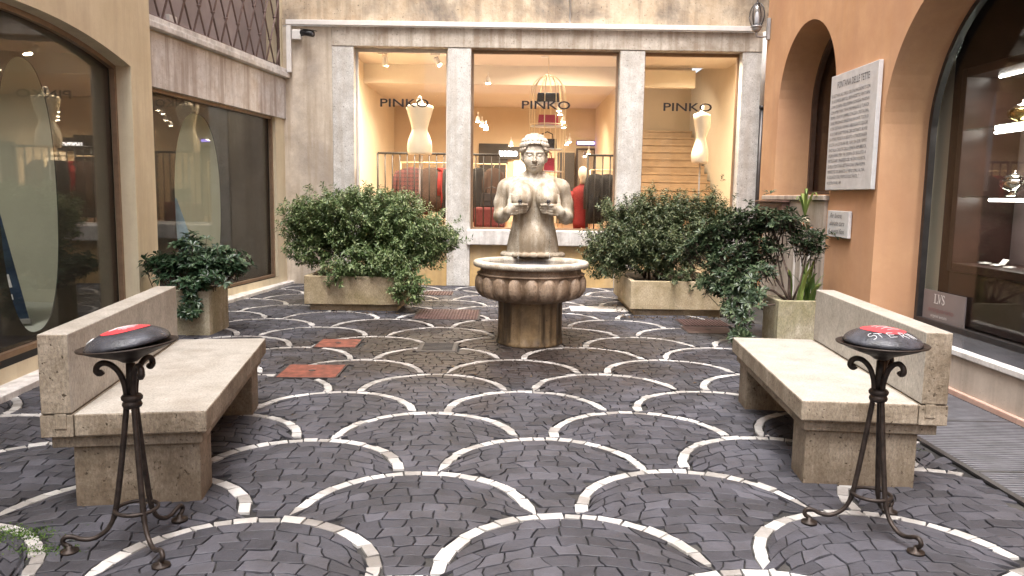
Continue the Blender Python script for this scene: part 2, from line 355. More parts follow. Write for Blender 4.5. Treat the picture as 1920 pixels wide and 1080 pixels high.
TH, LX, LY, LA, LB = .0665, -.4426, 3.4687, 1.3545, .5839
RI, RO = .521, .583
def lat(x, y): return (LX + x*math.cos(TH) - y*math.sin(TH), LY + x*math.sin(TH) + y*math.cos(TH))
def paving():
    mb = MB()
    holes = [(-1.95,-1.43,6.17,6.67), (-1.96,-1.53,7.44,7.90), (-.92,-.53,7.30,7.78), (-1.22,-.40,9.25,10.12)]
    def stone_(poly, cen, mi):
        px, py = lat(*cen)
        if px < -4.4 or px > 2.56 or py > 12.9 or py < 1.5: return
        if px > -2.0 and (-1.94 < px < -.4):
            for h in holes:
                if h[0] < px < h[1] and h[2] < py < h[3]: return
        k = len(poly); P = []
        cx = sum(p[0] for p in poly)/k; cy = sum(p[1] for p in poly)/k
        h = random.gauss(0, .0016) - (.001 if mi else 0); tx, ty = random.gauss(0, .009), random.gauss(0, .009)
        vs = []
        for ins, z in (((.0045, -.014), (.005, -.002), (.0075, 0)) if mi else ((.0036, -.014), (.0042, -.002), (.0072, 0))):
            for (x, y) in poly:
                dx, dy = x-cx, y-cy; L = math.hypot(dx, dy) + 1e-6; q = max(.2, 1-ins/L)
                X, Y = cx+dx*q, cy+dy*q
                w = lat(X, Y); vs.append((w[0], w[1], z + h + tx*(X-cx) + ty*(Y-cy)))
        fs = []
        for r in range(2):
            for i in range(k): fs.append((r*k+i, r*k+(i+1)%k, (r+1)*k+(i+1)%k, (r+1)*k+i))
        fs.append(tuple(2*k+i for i in range(k)))
        mb.add(vs, fs, mi)
    def clip(poly, discs):
        out = []
        for (x, y) in poly:
            for (cx, cy) in discs:
                d = math.hypot(x-cx, y-cy)
                if d < RO: x, y = cx+(x-cx)*RO/max(d, 1e-5), cy+(y-cy)*RO/max(d, 1e-5)
            out.append((x, y))
        a = 0
        for i in range(len(out)):
            x1, y1 = out[i]; x2, y2 = out[(i+1) % len(out)]; a += x1*y2 - x2*y1
        return out if abs(a)/2 > .0014 else None
    for r in range(-5, 18):
        for kk in range(-8, 9):
            if (r + kk) % 2: continue
            cx, cy = LA/2*kk, LB*r + .033
            w = lat(cx, cy)
            if w[0] < -5.2 or w[0] > 3.6 or w[1] < .4 or w[1] > 14: continue
            near = [(cx+s*LA/2, cy-LB) for s in (-1, 1)] + [(cx, cy-2*LB)]
            jx, jy = random.gauss(0, .008), random.gauss(0, .008)
            # pale marble arc
            n = 19; step = R(200)/n; ph = -R(100)
            while ph < R(101):
                s = step*random.uniform(.72, 1.25); a0, a1 = ph, min(ph+s, R(102)); ph = a1
                am = (a0+a1)/2; ri = RI+random.gauss(0,.004); ro = RO+random.gauss(0,.004); sk = random.gauss(0,.006)
                poly = [(cx+rr*math.sin(a), cy+rr*math.cos(a)) for rr, a in ((ri,a0+sk),(ri,a1+sk),(ro,a1-sk),((ro),am),(ro,a0-sk))]
                cen = (cx+.55*math.sin(am), cy+.55*math.cos(am))
                if any(math.hypot(cen[0]-c[0], cen[1]-c[1]) < RO+.02 for c in near): continue
                poly = clip(poly, near)
                if poly: stone_(poly, cen, 1)
            # dark rows, flattening towards the foot of the scale
            d0 = .094; rows = 12
            def yrow(j, x):
                Rj = RI + .055*j; return cy + RI - d0*j - (Rj - math.sqrt(max(1e-4, Rj*Rj - x*x)))
            for j in range(rows):
                xs_ = [-.72 + random.uniform(0, .06)]
                while xs_[-1] < .70: xs_.append(xs_[-1] + random.uniform(.092, .150))
                es_ = [random.gauss(0, .010) for _ in xs_]; ms_ = [random.gauss(0, .006) for _ in xs_]
                for i_ in range(len(xs_)-1):
                    x, x2 = xs_[i_], xs_[i_+1]; e1, e2 = es_[i_], es_[i_+1]; xm = (x+x2)/2
                    ym = (yrow(j, xm) + yrow(j+1, xm))/2
                    rad = math.hypot(xm, ym-cy)
                    ok = (rad < RI+.012) if ym > cy else abs(xm) < (.66 if ym < cy-.1 else RI)
                    if ok and not any(math.hypot(cx+xm-c[0], ym-c[1]) < RO-.02 for c in near):
                        wob = lambda t, jj: .007*math.sin(t*31+jj*2.1+r*1.7+kk) + .004*math.sin(t*67+jj*5+kk*3)
                        q = lambda t, jj: (t, yrow(jj, t) + (wob(t, jj) if 0 < jj else 0))
                        poly = [q(x+e1,j+1), q(xm,j+1), q(x2+e2,j+1), (x2+ms_[i_+1], q(x2,j+.5)[1]), q(x2-e2,j), q(xm,j), q(x-e1,j), (x+ms_[i_], q(x,j+.5)[1])]
                        pp = []
                        for (px, py) in poly:
                            rr = math.hypot(px, py-cy)
                            if py > cy and rr > RI: px, py = px*RI/rr, cy+(py-cy)*RI/rr
                            pp.append((cx+px, py))
                        pp = clip(pp, near)
                        if pp: stone_(pp, (cx+xm, ym), 0)
    return mb
struct(paving().build('paving', [M['cobble'], M['white_cobble']], fix=False))

# ------------------------------------------------------------------ walls with openings
def line_wall(mb, pf, u0, u1, H, ops, mi=0, back=None):
    """wall over u in [u0,u1]; pf(u,z) gives the point; ops = list of (ua, ub, z0, [(u,z) top curve from ua to ub])"""
    u = u0
    for (ua, ub, z0, top) in sorted(ops):
        if ua > u: mb.quad(pf(u,0), pf(ua,0), pf(ua,H), pf(u,H), mi)
        if z0 > 0: mb.quad(pf(ua,0), pf(ub,0), pf(ub,z0), pf(ua,z0), mi)
        for (a, za), (b, zb) in zip(top, top[1:]):
            if abs(b-a) > 1e-6: mb.quad(pf(a,za), pf(b,zb), pf(b,H), pf(a,H), mi)
        u = ub
    if u < u1: mb.quad(pf(u,0), pf(u1,0), pf(u1,H), pf(u,H), mi)
def reveal(mb, pf, ua, ub, z0, top, dep, mi=0):
    out = [(ua, z0)] + top + [(ub, z0)]
    for (a, za), (b, zb) in zip(out, out[1:]):
        p, q = Vector(pf(a,za)), Vector(pf(b,zb))
        if (p-q).length > 1e-6: mb.quad(p, q, q+Vector(dep), p+Vector(dep), mi)
def frame_of(pf, ua, ub, z0, top, off, w, d, mat, name, parent):
    """metal frame that follows an opening: w wide, d deep, set back by off"""
    out = [(ua, z0)] + [t for t in top if not (abs(t[0]-ua) < 1e-6 and abs(t[1]-z0) < 1e-6)] + [(ub, z0)]
    cu = sum(t[0] for t in out)/len(out); n = len(out); ins = []
    for i, (a, z) in enumerate(out):
        a0, z0_ = out[(i-1) % n]; a1, z1_ = out[(i+1) % n]
        def nrm(p, q):
            L = math.hypot(q[0]-p[0], q[1]-p[1]) + 1e-9; return ((q[1]-p[1])/L, -(q[0]-p[0])/L)
        n1, n2 = nrm((a0,z0_), (a,z)), nrm((a,z), (a1,z1_))
        bx, bz = n1[0]+n2[0], n1[1]+n2[1]; dd = max(.35, (bx*bx+bz*bz)/2)
        ins.append((a+bx*w/dd*1.0, z+bz*w/dd*1.0))
    off = Vector(off); dn = off.normalized()*d; mb = MB()
    for i in range(n):
        j = (i+1) % n
        A, B, Ci, Di = Vector(pf(*out[i]))+off, Vector(pf(*out[j]))+off, Vector(pf(*ins[j]))+off, Vector(pf(*ins[i]))+off
        mb.quad(A,B,Ci,Di); mb.quad(A-dn,B-dn,Ci-dn,Di-dn); mb.quad(Di,Ci,Ci-dn,Di-dn); mb.quad(A,B,B-dn,A-dn)
    return mb.build(name, mat, parent), ins
def pane_of(pf, outline, off, mat, name, parent):
    off = Vector(off); mb = MB(); p = [Vector(pf(*t))+off for t in outline]
    mb.prism(p, off.normalized(), .008); return mb.build(name, mat, parent)
def arc_top(ua, ub, zs, rise=None, n=24):
    r = (ub-ua)/2; c = (ua+ub)/2
    if rise is None: return [(c - r*math.cos(PI*i/n), zs + r*math.sin(PI*i/n)) for i in range(n+1)]
    Rr = (r*r+rise*rise)/(2*rise); return [(ua+(ub-ua)*i/n, zs + math.sqrt(Rr*Rr-(ua+(ub-ua)*i/n-c)**2) - (Rr-rise)) for i in range(n+1)]

# ---- ochre building with the two dark shop windows
LB_ = thing('ochre_building', 'ochre plastered building with two dark shop windows and an iron lattice above', 'building', (-3.9, 8, 0))
def P(o, root):                                   # keep world coordinates when parenting
    o.matrix_parent_inverse = Matrix.Translation(-root.location); return o
def BP(mb, name, mat, root, **kw): return P(mb.build(name, mat, root, **kw), root)
lw = lambda y, z: (-3.75 - .09*(y-5.3), y, z)
lwn = Vector((-1, -.09, 0)).normalized()
top1 = arc_top(4.91, 8.29, 2.785, .155, 20)
mb = MB(); line_wall(mb, lw, -1.5, 8.87, 11, [(4.91, 8.29, .17, top1)]); reveal(mb, lw, 4.91, 8.29, .17, top1, lwn*.24)
# pillar flank and the wall around the second window
rw = lambda y, z: (-3.78 + .12*(y-12.5), y, z)
rwn = Vector((-1, .12, 0)).normalized()
mb.quad(lw(8.87,0), lw(8.87,11), Vector(lw(8.87,11))+lwn*.5, Vector(lw(8.87,0))+lwn*.5)
top2 = [(8.7, 2.69), (12.46, 2.69)]
top3 = [(9.0, 5.6), (12.72, 5.6)]
line_wall(mb, rw, 8.7, 12.86, 2.69, [(8.7, 12.46, .15, top2)])
mb.quad(rw(8.7,3.30), rw(12.86,3.30), rw(12.86,3.5), rw(8.7,3.5))
mb.quad(rw(12.72,3.5), rw(12.86,3.5), rw(12.86,5.6), rw(12.72,5.6)); mb.quad(rw(8.7,3.5), rw(9.0,3.5), rw(9.0,5.6), rw(8.7,5.6))
mb.quad(rw(8.7,5.6), rw(12.86,5.6), rw(12.86,11), rw(8.7,11))
reveal(mb, rw, 8.75, 12.46, .15, [(8.75,2.69),(12.46,2.69)], rwn*.16); reveal(mb, rw, 9.0, 12.72, 3.5, [(9.0,5.6),(12.72,5.6)], rwn*.25)
mb.quad(lw(-1.5,11), lw(8.87,11), (-9,8.87,11), (-9,-1.5,11)); mb.quad((-9,8.87,11), rw(8.7,11), rw(12.86,11), (-9,12.86,11))
mb.quad((-9,-1.5,0), (-9,12.86,0), (-9,12.86,11), (-9,-1.5,11)); mb.quad((-9,12.86,0), rw(12.86,0), rw(12.86,11), (-9,12.86,11))
mb.quad((-9,-1.5,0), lw(-1.5,0), lw(-1.5,11), (-9,-1.5,11))
mb.quad((-9,-9,0), (9,-9,0), (9,-9,6), (-9,-9,6)); mb.quad((-9,-9,0), (-9,-1.5,0), (-9,-1.5,6), (-9,-9,6))  # unseen building behind the camera, added to this mesh to block low sky light
BP(mb, 'wall', M['ochre'], LB_)
# stained stone panel, ledge, lattice
mb = MB(); o_ = Vector(rw(8.72,2.685)); e = Vector(rw(12.8,2.685)) - o_
mb.obox(o_ - rwn*.035, e, rwn*.03, (0,0,.625)); BP(mb, 'stone_panel', M['grey_lintel'], LB_, bevel=.006)
mb = MB(); o_ = Vector(rw(8.72,3.335)); e = Vector(rw(12.84,3.335)) - o_
mb.obox(o_ - rwn*.11, e, rwn*.35, (0,0,.07)); mb.obox(o_ - rwn*.075 + Vector((0,0,.0725)), e, rwn*.3, (0,0,.07)); BP(mb, 'ledge', M['white_stone'], LB_, bevel=.008)
lat_ = MB(); y0, y1, z0, z1 = 9.02, 12.70, 3.50, 5.55; dy, dz = .352, .74
def lp(y, z): return Vector(rw(y, z)) + rwn*.03
nn = int((y1-y0)/dy) + 1
for i in range(-8, nn+9):
    for s in (1, -1):
        ya = y0 + .03 + dy*i; pts = []
        a, b = ya, ya + s*dy*.5*(z1-z0)/.37
        t0, t1 = 0., 1.
        for lo, hi in ((y0, y1),):
            if abs(b-a) > 1e-9:
                ta, tb = (lo-a)/(b-a), (hi-a)/(b-a); t0, t1 = max(t0, min(ta, tb)), min(t1, max(ta, tb))
        if t1 - t0 > .02:
            q = lambda t: lp(a+(b-a)*t, z0+(z1-z0)*t) - rwn*(.012*s)
            lat_.tube([q(t0), q(t1)], .0135, 6)
for i in range(nn+1):
    for j in range(1, 6):
        dz = .37; yk = y0 + .03 + dy*i + (dy/2 if j % 2 else 0); zk = z0 + dz*j/1.0*1.0
        zk = z0 + j*dz
        if y0 < yk < y1 and zk < z1: lat_.lathe([(.018,-.014),(.03,-.012),(.03,.012),(.018,.014)], lp(yk if j % 2 == 0 else yk, zk), 8)
gf = MB(); gf.tube([lp(y0-.01,z0), lp(y0-.01,z1)], .02, 6); gf.tube([lp(y1,z0), lp(y1,z1)], .025, 6); gf.tube([lp(y0,z0+.012), lp(y1,z0+.012)], .018, 6)
lo_ = BP(lat_, 'lattice', M['lattice'], LB_); gfo = BP(gf, 'lattice_frame', M['lattice'], LB_)
bk = MB(); o_ = Vector(rw(8.95,3.45)) + rwn*.24; e = Vector(rw(12.8,3.45)) + rwn*.24 - o_
bk.obox(o_, e, rwn*.03, (0,0,2.2)); BP(bk, 'upper_shutter', simple('mauve_shutter', (.34,.29,.29), .5, 0, .3, 1.5, .05), LB_)
bx = MB(); p = Vector(rw(9.72,3.49)) + rwn*.11; e1 = (Vector(rw(9.9,0))-Vector(rw(9.72,0))); bx.obox(p, e1, rwn*.05, (0,0,.15)); BP(bx, 'switch_box', M['white_paint'], LB_, bevel=.008)
# windows
def left_window(pf, nrm, ua, ub, z0, top, back, oc, frame_w):
    f, ins = frame_of(pf, ua, ub, z0, top, nrm*back, frame_w, .05, M['bronze_metal'], 'window', LB_); P(f, LB_)
    pn = pane_of(pf, ins, nrm*(back+.004), M['glass_side'], 'pane', f)
    fm = MB(); (oy, oz, ow, oh) = oc; n = 72; inner = []; outer = []
    for i in range(n):
        a = 2*PI*i/n; ca, sa = math.cos(a), math.sin(a); ex = 2/2.35
        y = oy + ow*math.copysign(abs(ca)**ex, ca); z = oz + oh*math.copysign(abs(sa)**ex, sa); inner.append((y, z))
        # matching point on the rectangle border
        tt = min([(ub+.15-oy)/ca if ca > 1e-6 else 1e9, (ua-.15-oy)/ca if ca < -1e-6 else 1e9, (3.05-oz)/sa if sa > 1e-6 else 1e9, (.02-oz)/sa if sa < -1e-6 else 1e9])
        outer.append((oy+ca*tt, oz+sa*tt))
    off = nrm*(back+.022); off2 = nrm*(back+.030)
    for i in range(n):
        j = (i+1) % n; w = lambda t, o: Vector(pf(*t))+o
        fm.quad(w(inner[i],off), w(inner[j],off), w(outer[j],off), w(outer[i],off)); fm.quad(w(inner[i],off2), w(inner[j],off2), w(outer[j],off2), w(outer[i],off2))
        fm.quad(w(inner[i],off), w(inner[j],off), w(inner[j],off2), w(inner[i],off2))
    ff = fm.build('oval_screen', M['film'], f)
    return f
left_window(lw, lwn, 4.91, 8.29, .17, top1, .2, (6.6, 1.43, .47, 1.15), .045)
left_window(rw, rwn, 8.75, 12.46, .15, [(8.75,2.69),(12.46,2.69)], .1, (10.3, 1.35, .58, 1.16), .04)
# rooms behind them
rm = MB()
rm.quad((-6.6,4.4,0), (-6.6,8.8,0), (-6.6,8.8,3.2), (-6.6,4.4,3.2)); rm.quad((-6.6,8.8,0), lw(8.6,0)+Vector((-.3,0,0)) if False else (-4.4,8.8,0), (-4.4,8.8,3.2), (-6.6,8.8,3.2))
rm.quad((-6.6,8.9,0), (-6.6,12.7,0), (-6.6,12.7,3.2), (-6.6,8.9,3.2)); rm.quad((-6.6,12.72,0), (-3.95,12.72,0), (-3.95,12.72,3.2), (-6.6,12.72,3.2)); rm.quad((-6.6,4.4,0), (-4.1,4.4,0), (-4.1,4.4,3.2), (-6.6,4.4,3.2))
BP(rm, 'room_wall', M['sage'], LB_)
rm = MB(); rm.quad((-6.6,4.4,.21), (-4.02,4.4,.21), (-4.4,8.8,.21), (-6.6,8.8,.21)); rm.quad((-6.6,8.9,.2), (-4.4,8.9,.2), (-3.95,12.7,.2), (-6.6,12.7,.2)); BP(rm, 'room_floor', simple('pale_room_floor', (.48,.50,.46), .5, 0, .06, 3, .02), LB_)
rm = MB(); rm.quad((-6.6,4.4,3.2), (-3.9,4.4,3.2), (-4.3,8.85,3.2), (-6.6,8.85,3.2)); rm.quad((-6.6,8.86,3.2), (-4.3,8.86,3.2), (-3.92,12.7,3.2), (-6.6,12.7,3.2)); BP(rm, 'room_ceiling', M['ceil'], LB_)
# threshold steps
for pts, z in (([(-3.44,2.0),(-3.57,5.3),(-3.86,8.6)], .05), ([(-3.97,8.6),(-3.62,12.86)], .045)):
    for (a, b) in zip(pts, pts[1:]):
        mb = MB(); mb.prism([(a[0],a[1],-.02),(b[0],b[1],-.02),(b[0]-.5,b[1],-.02),(a[0]-.5,a[1],-.02)], (0,0,1), z+.02); BP(mb, 'threshold', M['white_stone'], LB_, bevel=.006)
bn = thing('roller_banner', 'dark blue leaning display banner with white lettering behind the oval of the arched window', 'banner', (-4.9, 7.15, .21))
u = Vector((.65,.30,0)).normalized(); tilt = Vector((-.36,.12,1.29)).normalized()
o_ = Vector((-5.25,7.0,.225))
mb = MB(); mb.obox(o_, u*.715, u.cross(Vector((0,0,1)))*.012, tilt*1.75); BP(mb, 'sheet', M['navy'], bn)
nb = u.cross(tilt).normalized()
mb = MB(); text_into(mb, 'ofil', .17, o_+u*.27+tilt*.36, u, tilt, fit=.38, depth=.017, offset=.006); text_into(mb, 'ophINI', .075, o_+u*.33+tilt*.235, u, tilt, fit=.30, depth=.017); ring = lambda c, r: [c + u*(r*math.cos(2*PI*i/28)) + tilt*(r*math.sin(2*PI*i/28)) + nb*.018 for i in range(28)]
for c, r in ((o_+u*.52+tilt*.115,.10), (o_+u*.52+tilt*.115,.06), (o_+u*.42+tilt*.82,.2), (o_+u*.42+tilt*.82,.12)): mb.tube(ring(c, r), .008, 5, 1, closed=True)
BP(mb, 'lettering', [M['chalk'], M['sky_blue']], bn)
mb = MB(); mb.obox(o_-u*.02+Vector((0,0,-.01)), u*.75, nb*.09, (0,0,.05)); BP(mb, 'base', M['grey_paint'], bn, bevel=.008)
bn2 = thing('roller_banner', 'pale blue leaning banner behind the oval of the second dark window', 'banner', (-4.5, 10.1, .2))
o2 = Vector((-4.55,9.85,.21)); mb = MB(); mb.obox(o2, Vector((.55,.3,0)), Vector((-.006,.012,0)), Vector((-.35,-.1,1.2))); BP(mb, 'sheet', simple('pale_blue_sheet', (.30,.45,.56), .5, 0, .35, 5, 0), bn2)
mb = MB(); mb.obox(o2-Vector((.02,.05,.008)), Vector((.6,.32,0)), Vector((-.06,.1,0)), (0,0,.05)); BP(mb, 'base', M['grey_paint'], bn2, bevel=.008)

# ---- orange building
OB = thing('orange_building', 'orange plastered building with two round arched openings and a beige stone plinth', 'building', (4, 7, 0))
ow = lambda y, z: (3.5, y, z)
A1 = (8.64, 10.49, 1.57, arc_top(8.64, 10.49, 2.708)); A2 = (4.90, 7.50, .35, arc_top(4.90, 7.50, 2.12, None, 36))
mb = MB(); line_wall(mb, ow, -1.5, 11.1, 11, [A1, A2]); reveal(mb, ow, *A1, (.5,0,0)); 
out = [(7.5,.35)] ; reveal(mb, ow, A2[0], A2[1], A2[2], A2[3], (.5,0,0))
mb.quad((3.5,11.1,0), (9,11.1,0), (9,11.1,11), (3.5,11.1,11)); mb.quad((3.5,-1.5,11), (3.5,11.1,11), (9,11.1,11), (9,-1.5,11)); mb.quad((3.5,-1.5,0), (9,-1.5,0), (9,-1.5,11), (3.5,-1.5,11)); mb.quad((9,-1.5,0), (9,11.1,0), (9,11.1,11), (9,-1.5,11))
BP(mb, 'wall', M['orange'], OB)
for A in (A1, A2):
    f, ins = frame_of(ow, *A, Vector((.5,0,0)), .05, .06, M['brown_metal'] if A is A1 else M['dark_metal'], 'window', OB); P(f, OB)
    pn = pane_of(ow, ins, Vector((.505,0,0)), M['glass_side'], 'pane', f)
# niche backing, display room
mb = MB(); mb.quad((4.5,8.4,1.2), (4.5,10.7,1.2), (4.5,10.7,4), (4.5,8.4,4)); mb.quad((4.02,8.4,1.5), (4.5,8.4,1.5), (4.5,8.4,4), (4.02,8.4,4)); mb.quad((4.02,10.7,1.5), (4.5,10.7,1.5), (4.5,10.7,4), (4.02,10.7,4)); mb.quad((4.02,8.4,1.5), (4.5,8.4,1.5), (4.5,10.7,1.5), (4.02,10.7,1.5))
BP(mb, 'niche_backing', simple('brown_backing', (.20,.09,.045), .7, 0, .2, 3, .03), OB)
mb = MB(); mb.quad((4.02,7.62,.3), (4.22,7.62,.3), (4.22,7.62,3.6), (4.02,7.62,3.6)); BP(mb, 'display_jamb', M['cream'], OB)
mb = MB(); mb.quad((5.2,4.6,.3), (5.2,7.64,.3), (5.2,7.64,3.6), (5.2,4.6,3.6)); mb.quad((4.22,7.64,.3), (5.2,7.64,.3), (5.2,7.64,3.6), (4.22,7.64,3.6)); mb.quad((4.02,4.6,3.6), (5.2,4.6,3.6), (5.2,7.64,3.6), (4.02,7.64,3.6)); mb.quad((4.02,4.6,.3), (5.2,4.6,.3), (5.2,4.6,3.6), (4.02,4.6,3.6)); mb.quad((4.02,4.6,.34), (5.2,4.6,.34), (5.2,7.64,.34), (4.02,7.64,.34))
BP(mb, 'display_room', M['wood'], OB)
mb = MB(); mb.box(3.55,4.0,4.9,7.5,.33,.352); BP(mb, 'sill', M['sill_dark'], OB); mb = MB(); mb.box(3.46,3.55,4.6,7.5,.315,.36); BP(mb, 'sill_edge', M['white_stone'], OB, bevel=.006)
mb = MB(); mb.box(3.482,3.52,3.0,7.42,0,.312); BP(mb, 'plinth', M['plinth_stone'], OB, bevel=.004)
mb = MB(); mb.box(3.455,3.53,2.5,7.45,0,.05); BP(mb, 'skirting', stone('pink_skirting', (.45,.28,.22), (.56,.38,.31), (.33,.2,.15), 5, .3), OB, bevel=.008)
mb = MB(); mb.box(3.465,3.53,8.66,10.75,0,1.50); mb.box(3.44,3.56,8.63,10.8,1.503,1.56); BP(mb, 'marble_apron', M['apron'], OB, bevel=.008)
mb = MB()
for ya in (9.0, 9.22, 9.45): mb.box(3.45,3.463,ya,ya+.035,.05,1.2)
BP(mb, 'apron_strip', M['white_paint'], OB)
t = thing('wooden_box', 'brown wooden box fixed to the marble apron of the far arch', 'box', (3.42, 10.1, 1.4)); mb = MB(); mb.box(3.36,3.463,9.75,10.7,1.36,1.47); BP(mb, 'body', M['brown_box'], t, bevel=.01); mb = MB(); mb.box(3.33,3.463,9.72,10.73,1.473,1.495); BP(mb, 'lid', M['brown_box'], t, bevel=.005)
# display cabinet with silver, tubes
cb = thing('display_cabinet', 'dark wooden cabinet with lit glass shelves behind the near arched window', 'cabinet', (4.4, 6.5, .35))
mb = MB()
for (a, b, c, d) in ((5.0,5.08,.85,2.74),(7.38,7.46,.85,2.74)): mb.box(4.2,4.75,a,b,c,d)
mb.box(4.2,4.75,5.083,7.377,2.66,2.74); mb.box(4.2,4.75,5.083,7.377,.85,.93); BP(mb, 'frame', M['wood'], cb, bevel=.008)
mb = MB(); mb.box(4.753,4.78,5.0,7.46,.36,2.74); BP(mb, 'back_panel', simple('mauve_back', (.13,.095,.095), .5, 0, .2, 3, .02), cb)
mb = MB(); mb.box(4.22,4.75,5.02,7.44,.36,.847); BP(mb, 'base_board', M['wood'], cb)
for z in (1.55, 2.17):
    mb = MB(); mb.box(4.24,4.74,5.083,7.377,z,z+.012); BP(mb, 'shelf', glass('shelf_glass', (.8,.85,.82), .04), cb)
for z in (2.655, 2.150, 1.53): mb = MB(); mb.tube([(4.45,6.72,z), (4.45,7.28,z)], .014, 8); BP(mb, 'light_tube', M['tube'], cb)
def pot(loc, label, name, gilt=False):
    r = thing(name, label, 'silverware', loc); mb = MB()
    mb.lathe([(.05,0),(.055,.012),(.03,.03),(.035,.045),(.085,.07),(.105,.11),(.10,.14),(.085,.15)], n=24, sy=1.3, mod=lambda a,i,z: 1+.05*math.cos(10*a)); mb.build('bowl', M['gilt'] if gilt else M['silver'], r)
    mb = MB(); mb.lathe([(.088,.152),(.075,.175),(.04,.20),(.012,.208),(.018,.222),(.0,.232)], n=24, sy=1.3); mb.build('cover', M['silver'], r)
    for s in (-1, 1): mb = MB(); mb.tube([(0,s*.13,.12),(0,s*.17,.145),(0,s*.19,.12),(0,s*.175,.09),(0,s*.135,.085)], .007, 6); mb.build('handle', M['silver'], r)
pot((4.5,7.0,2.184), 'gilt silver tureen with lid on the upper glass shelf of the cabinet', 'tureen', True)
pot((4.5,7.02,1.564), 'plain silver tureen with lid on the lower glass shelf of the cabinet', 'tureen')
t = thing('price_card', 'loose white cards lying on the bottom board of the display cabinet', 'cards', (4.45,7.0,.935)); mb = MB()
for i in range(6):
    y = 6.75+.09*i; mb.obox((4.35+.05*(i%2), y, .937+.002*i), (.09,.03,.0), (-.02,.07,.0), (0,0,.002))
mb.obox((4.4,6.9,.95), (.0,.09,0), (.005,0,0), (.04,0,.05)); BP(mb, 'card', M['paper'], t)
# LVS sign on the glass
sg = thing('shop_sign', 'small grey sign with pale serif letters in the bottom corner of the arched window', 'sign', (3.98, 7.1, .55))
mb = MB(); mb.box(3.975,3.985,6.72,7.41,.385,.675); BP(mb, 'panel', M['sign_grey'], sg)
mb = MB(); U_ = Vector((0,-1,0)); V_ = Vector((0,0,1)); o_ = Vector((3.9735,7.41,.385))
def sp_(pts): mb.prism([o_+U_*a+V_*b for a, b in pts], (-1,0,0), .0015)
def box2(a, b, c, d): sp_([(a,c),(b,c),(b,d),(a,d)])
zb, zt = .175, .262
box2(.200,.214,zb,zt); box2(.190,.224,zt-.005,zt+.0005); box2(.190,.258,zb-.0005,zb+.006); sp_([(.250,zb+.006),(.258,zb+.006),(.2585,zb+.026),(.2555,zb+.026)])   # L
sp_([(.252,zt),(.267,zt),(.288,zb+.018),(.282,zb)]); sp_([(.2815,zb),(.286,zb+.005),(.313,zt),(.3085,zt)]); box2(.243,.276,zt-.004,zt+.0005); box2(.301,.322,zt-.004,zt+.0005)   # V
S = [(.366,zt-.018),(.360,zt-.006),(.348,zt),(.333,zt-.006),(.328,zt-.022),(.335,zt-.036),(.352,zb+.040),(.362,zb+.028),(.361,zb+.012),(.350,zb+.001),(.336,zb+.001),(.327,zb+.012),(.326,zb+.022)]
W = [.003,.004,.004,.006,.008,.009,.0095,.008,.007,.004,.004,.003,.003]
for i in range(len(S)-1):
    (a,b),(c,d) = S[i],S[i+1]; L = math.hypot(c-a,d-b); nx, ny = -(d-b)/L, (c-a)/L
    sp_([(a-nx*W[i]/1.6,b-ny*W[i]/1.6),(c-nx*W[i+1]/1.6,d-ny*W[i+1]/1.6),(c+nx*W[i+1]/1.6,d+ny*W[i+1]/1.6),(a+nx*W[i]/1.6,b+ny*W[i]/1.6)])
text_into(mb, 'argenti antichi', .04, o_+U_*.15+V_*.045, U_, V_, fit=.27, depth=.0015); BP(mb, 'lettering', M['paper'], sg)
mb = MB(); text_into(mb, 'antiquariato', .07, o_+U_*.10+V_*.095, U_, V_, fit=.42, depth=.0015, shear=.2); BP(mb, 'faint_lettering', M['sign_dim'], sg)

# plaques
pq = thing('inscribed_plaque', 'large white marble plaque on the orange wall headed FONTANA DELLE TETTE', 'plaque', (3.48, 8.1, 2.2))
mb = MB(); mb.box(3.44,3.485,7.52,8.62,1.615,2.835); BP(mb, 'slab', M['plaque'], pq, bevel=.006)
mb = MB(); o_ = Vector((3.4385,8.62,1.615))
text_into(mb, 'FONTANA DELLE TETTE', .098, o_+U_*.17+V_*1.075, U_, V_, fit=.75, depth=.001)
LINES = ['SI GETTAVA ALL\u2019ORZO DEL CALMAGGIORE E CON', 'FU SCOPERTA BARTOL. BERNARDETTO VENTURINI', 'UNA DONNA BELLISSIMA SORGEA MARINA', 'CON AMBE MANI STAVA SPREMENDOSI LE TURGIDE', 'POPPE, E DUE VIVI ZAMPILLI D\u2019ACQUA CRISTALLINA,',
 'DENSI SPRIZZANDO SPINGEVANO IN FONTE, TOLTA DI', 'VICINI CASTAGNI, AVEVANO ABBONDANTE LIQUORE', 'ALLE CASE E BOTTEGHE CIRCOSTANTI. ALVISE', 'DA PONTE PODEST\u00c0 IN SEGUITO A STRAORDINARIA', 'SICCIT\u00c0, LA COSTRUIVA NEL 1559 E DA QUEL TEMPO',
 'FINO ALLA CADUTA DELLA VENETA REPUBBLICA,', 'OGNI ANNO PER TRE GIORNI DI SEGUITO, A', 'FESTEGGIARE L\u2019INGRESSO DEL NUOVO PODEST\u00c0,', 'QUELLA FONTANA GETTAVA DALL\u2019UNA POPPA', 'PERFETTO VIN BIANCO, E NERO DALL\u2019ALTRA,', 'A SOLLAZZO DEL POPOLO ESULTANTE..."']
for i, s in enumerate(LINES): text_into(mb, s, .047, o_+U_*.05+V_*(.985-.0575*i), U_, V_, fit=.90 if i < 15 else .78, depth=.001)
text_into(mb, 'RICOSTRUITA NEL 1989', .042, o_+U_*.05+V_*.062, U_, V_, fit=.36, depth=.001); BP(mb, 'lettering', M['ink'], pq)
pq2 = thing('notice_plaque', 'small white plaque with cursive writing below the large marble plaque', 'plaque', (3.48, 8.26, 1.25))
mb = MB(); mb.box(3.455,3.49,8.0,8.535,1.115,1.395); BP(mb, 'slab', M['plaque'], pq2, bevel=.004)
mb = MB(); o_ = Vector((3.4535,8.535,1.115))
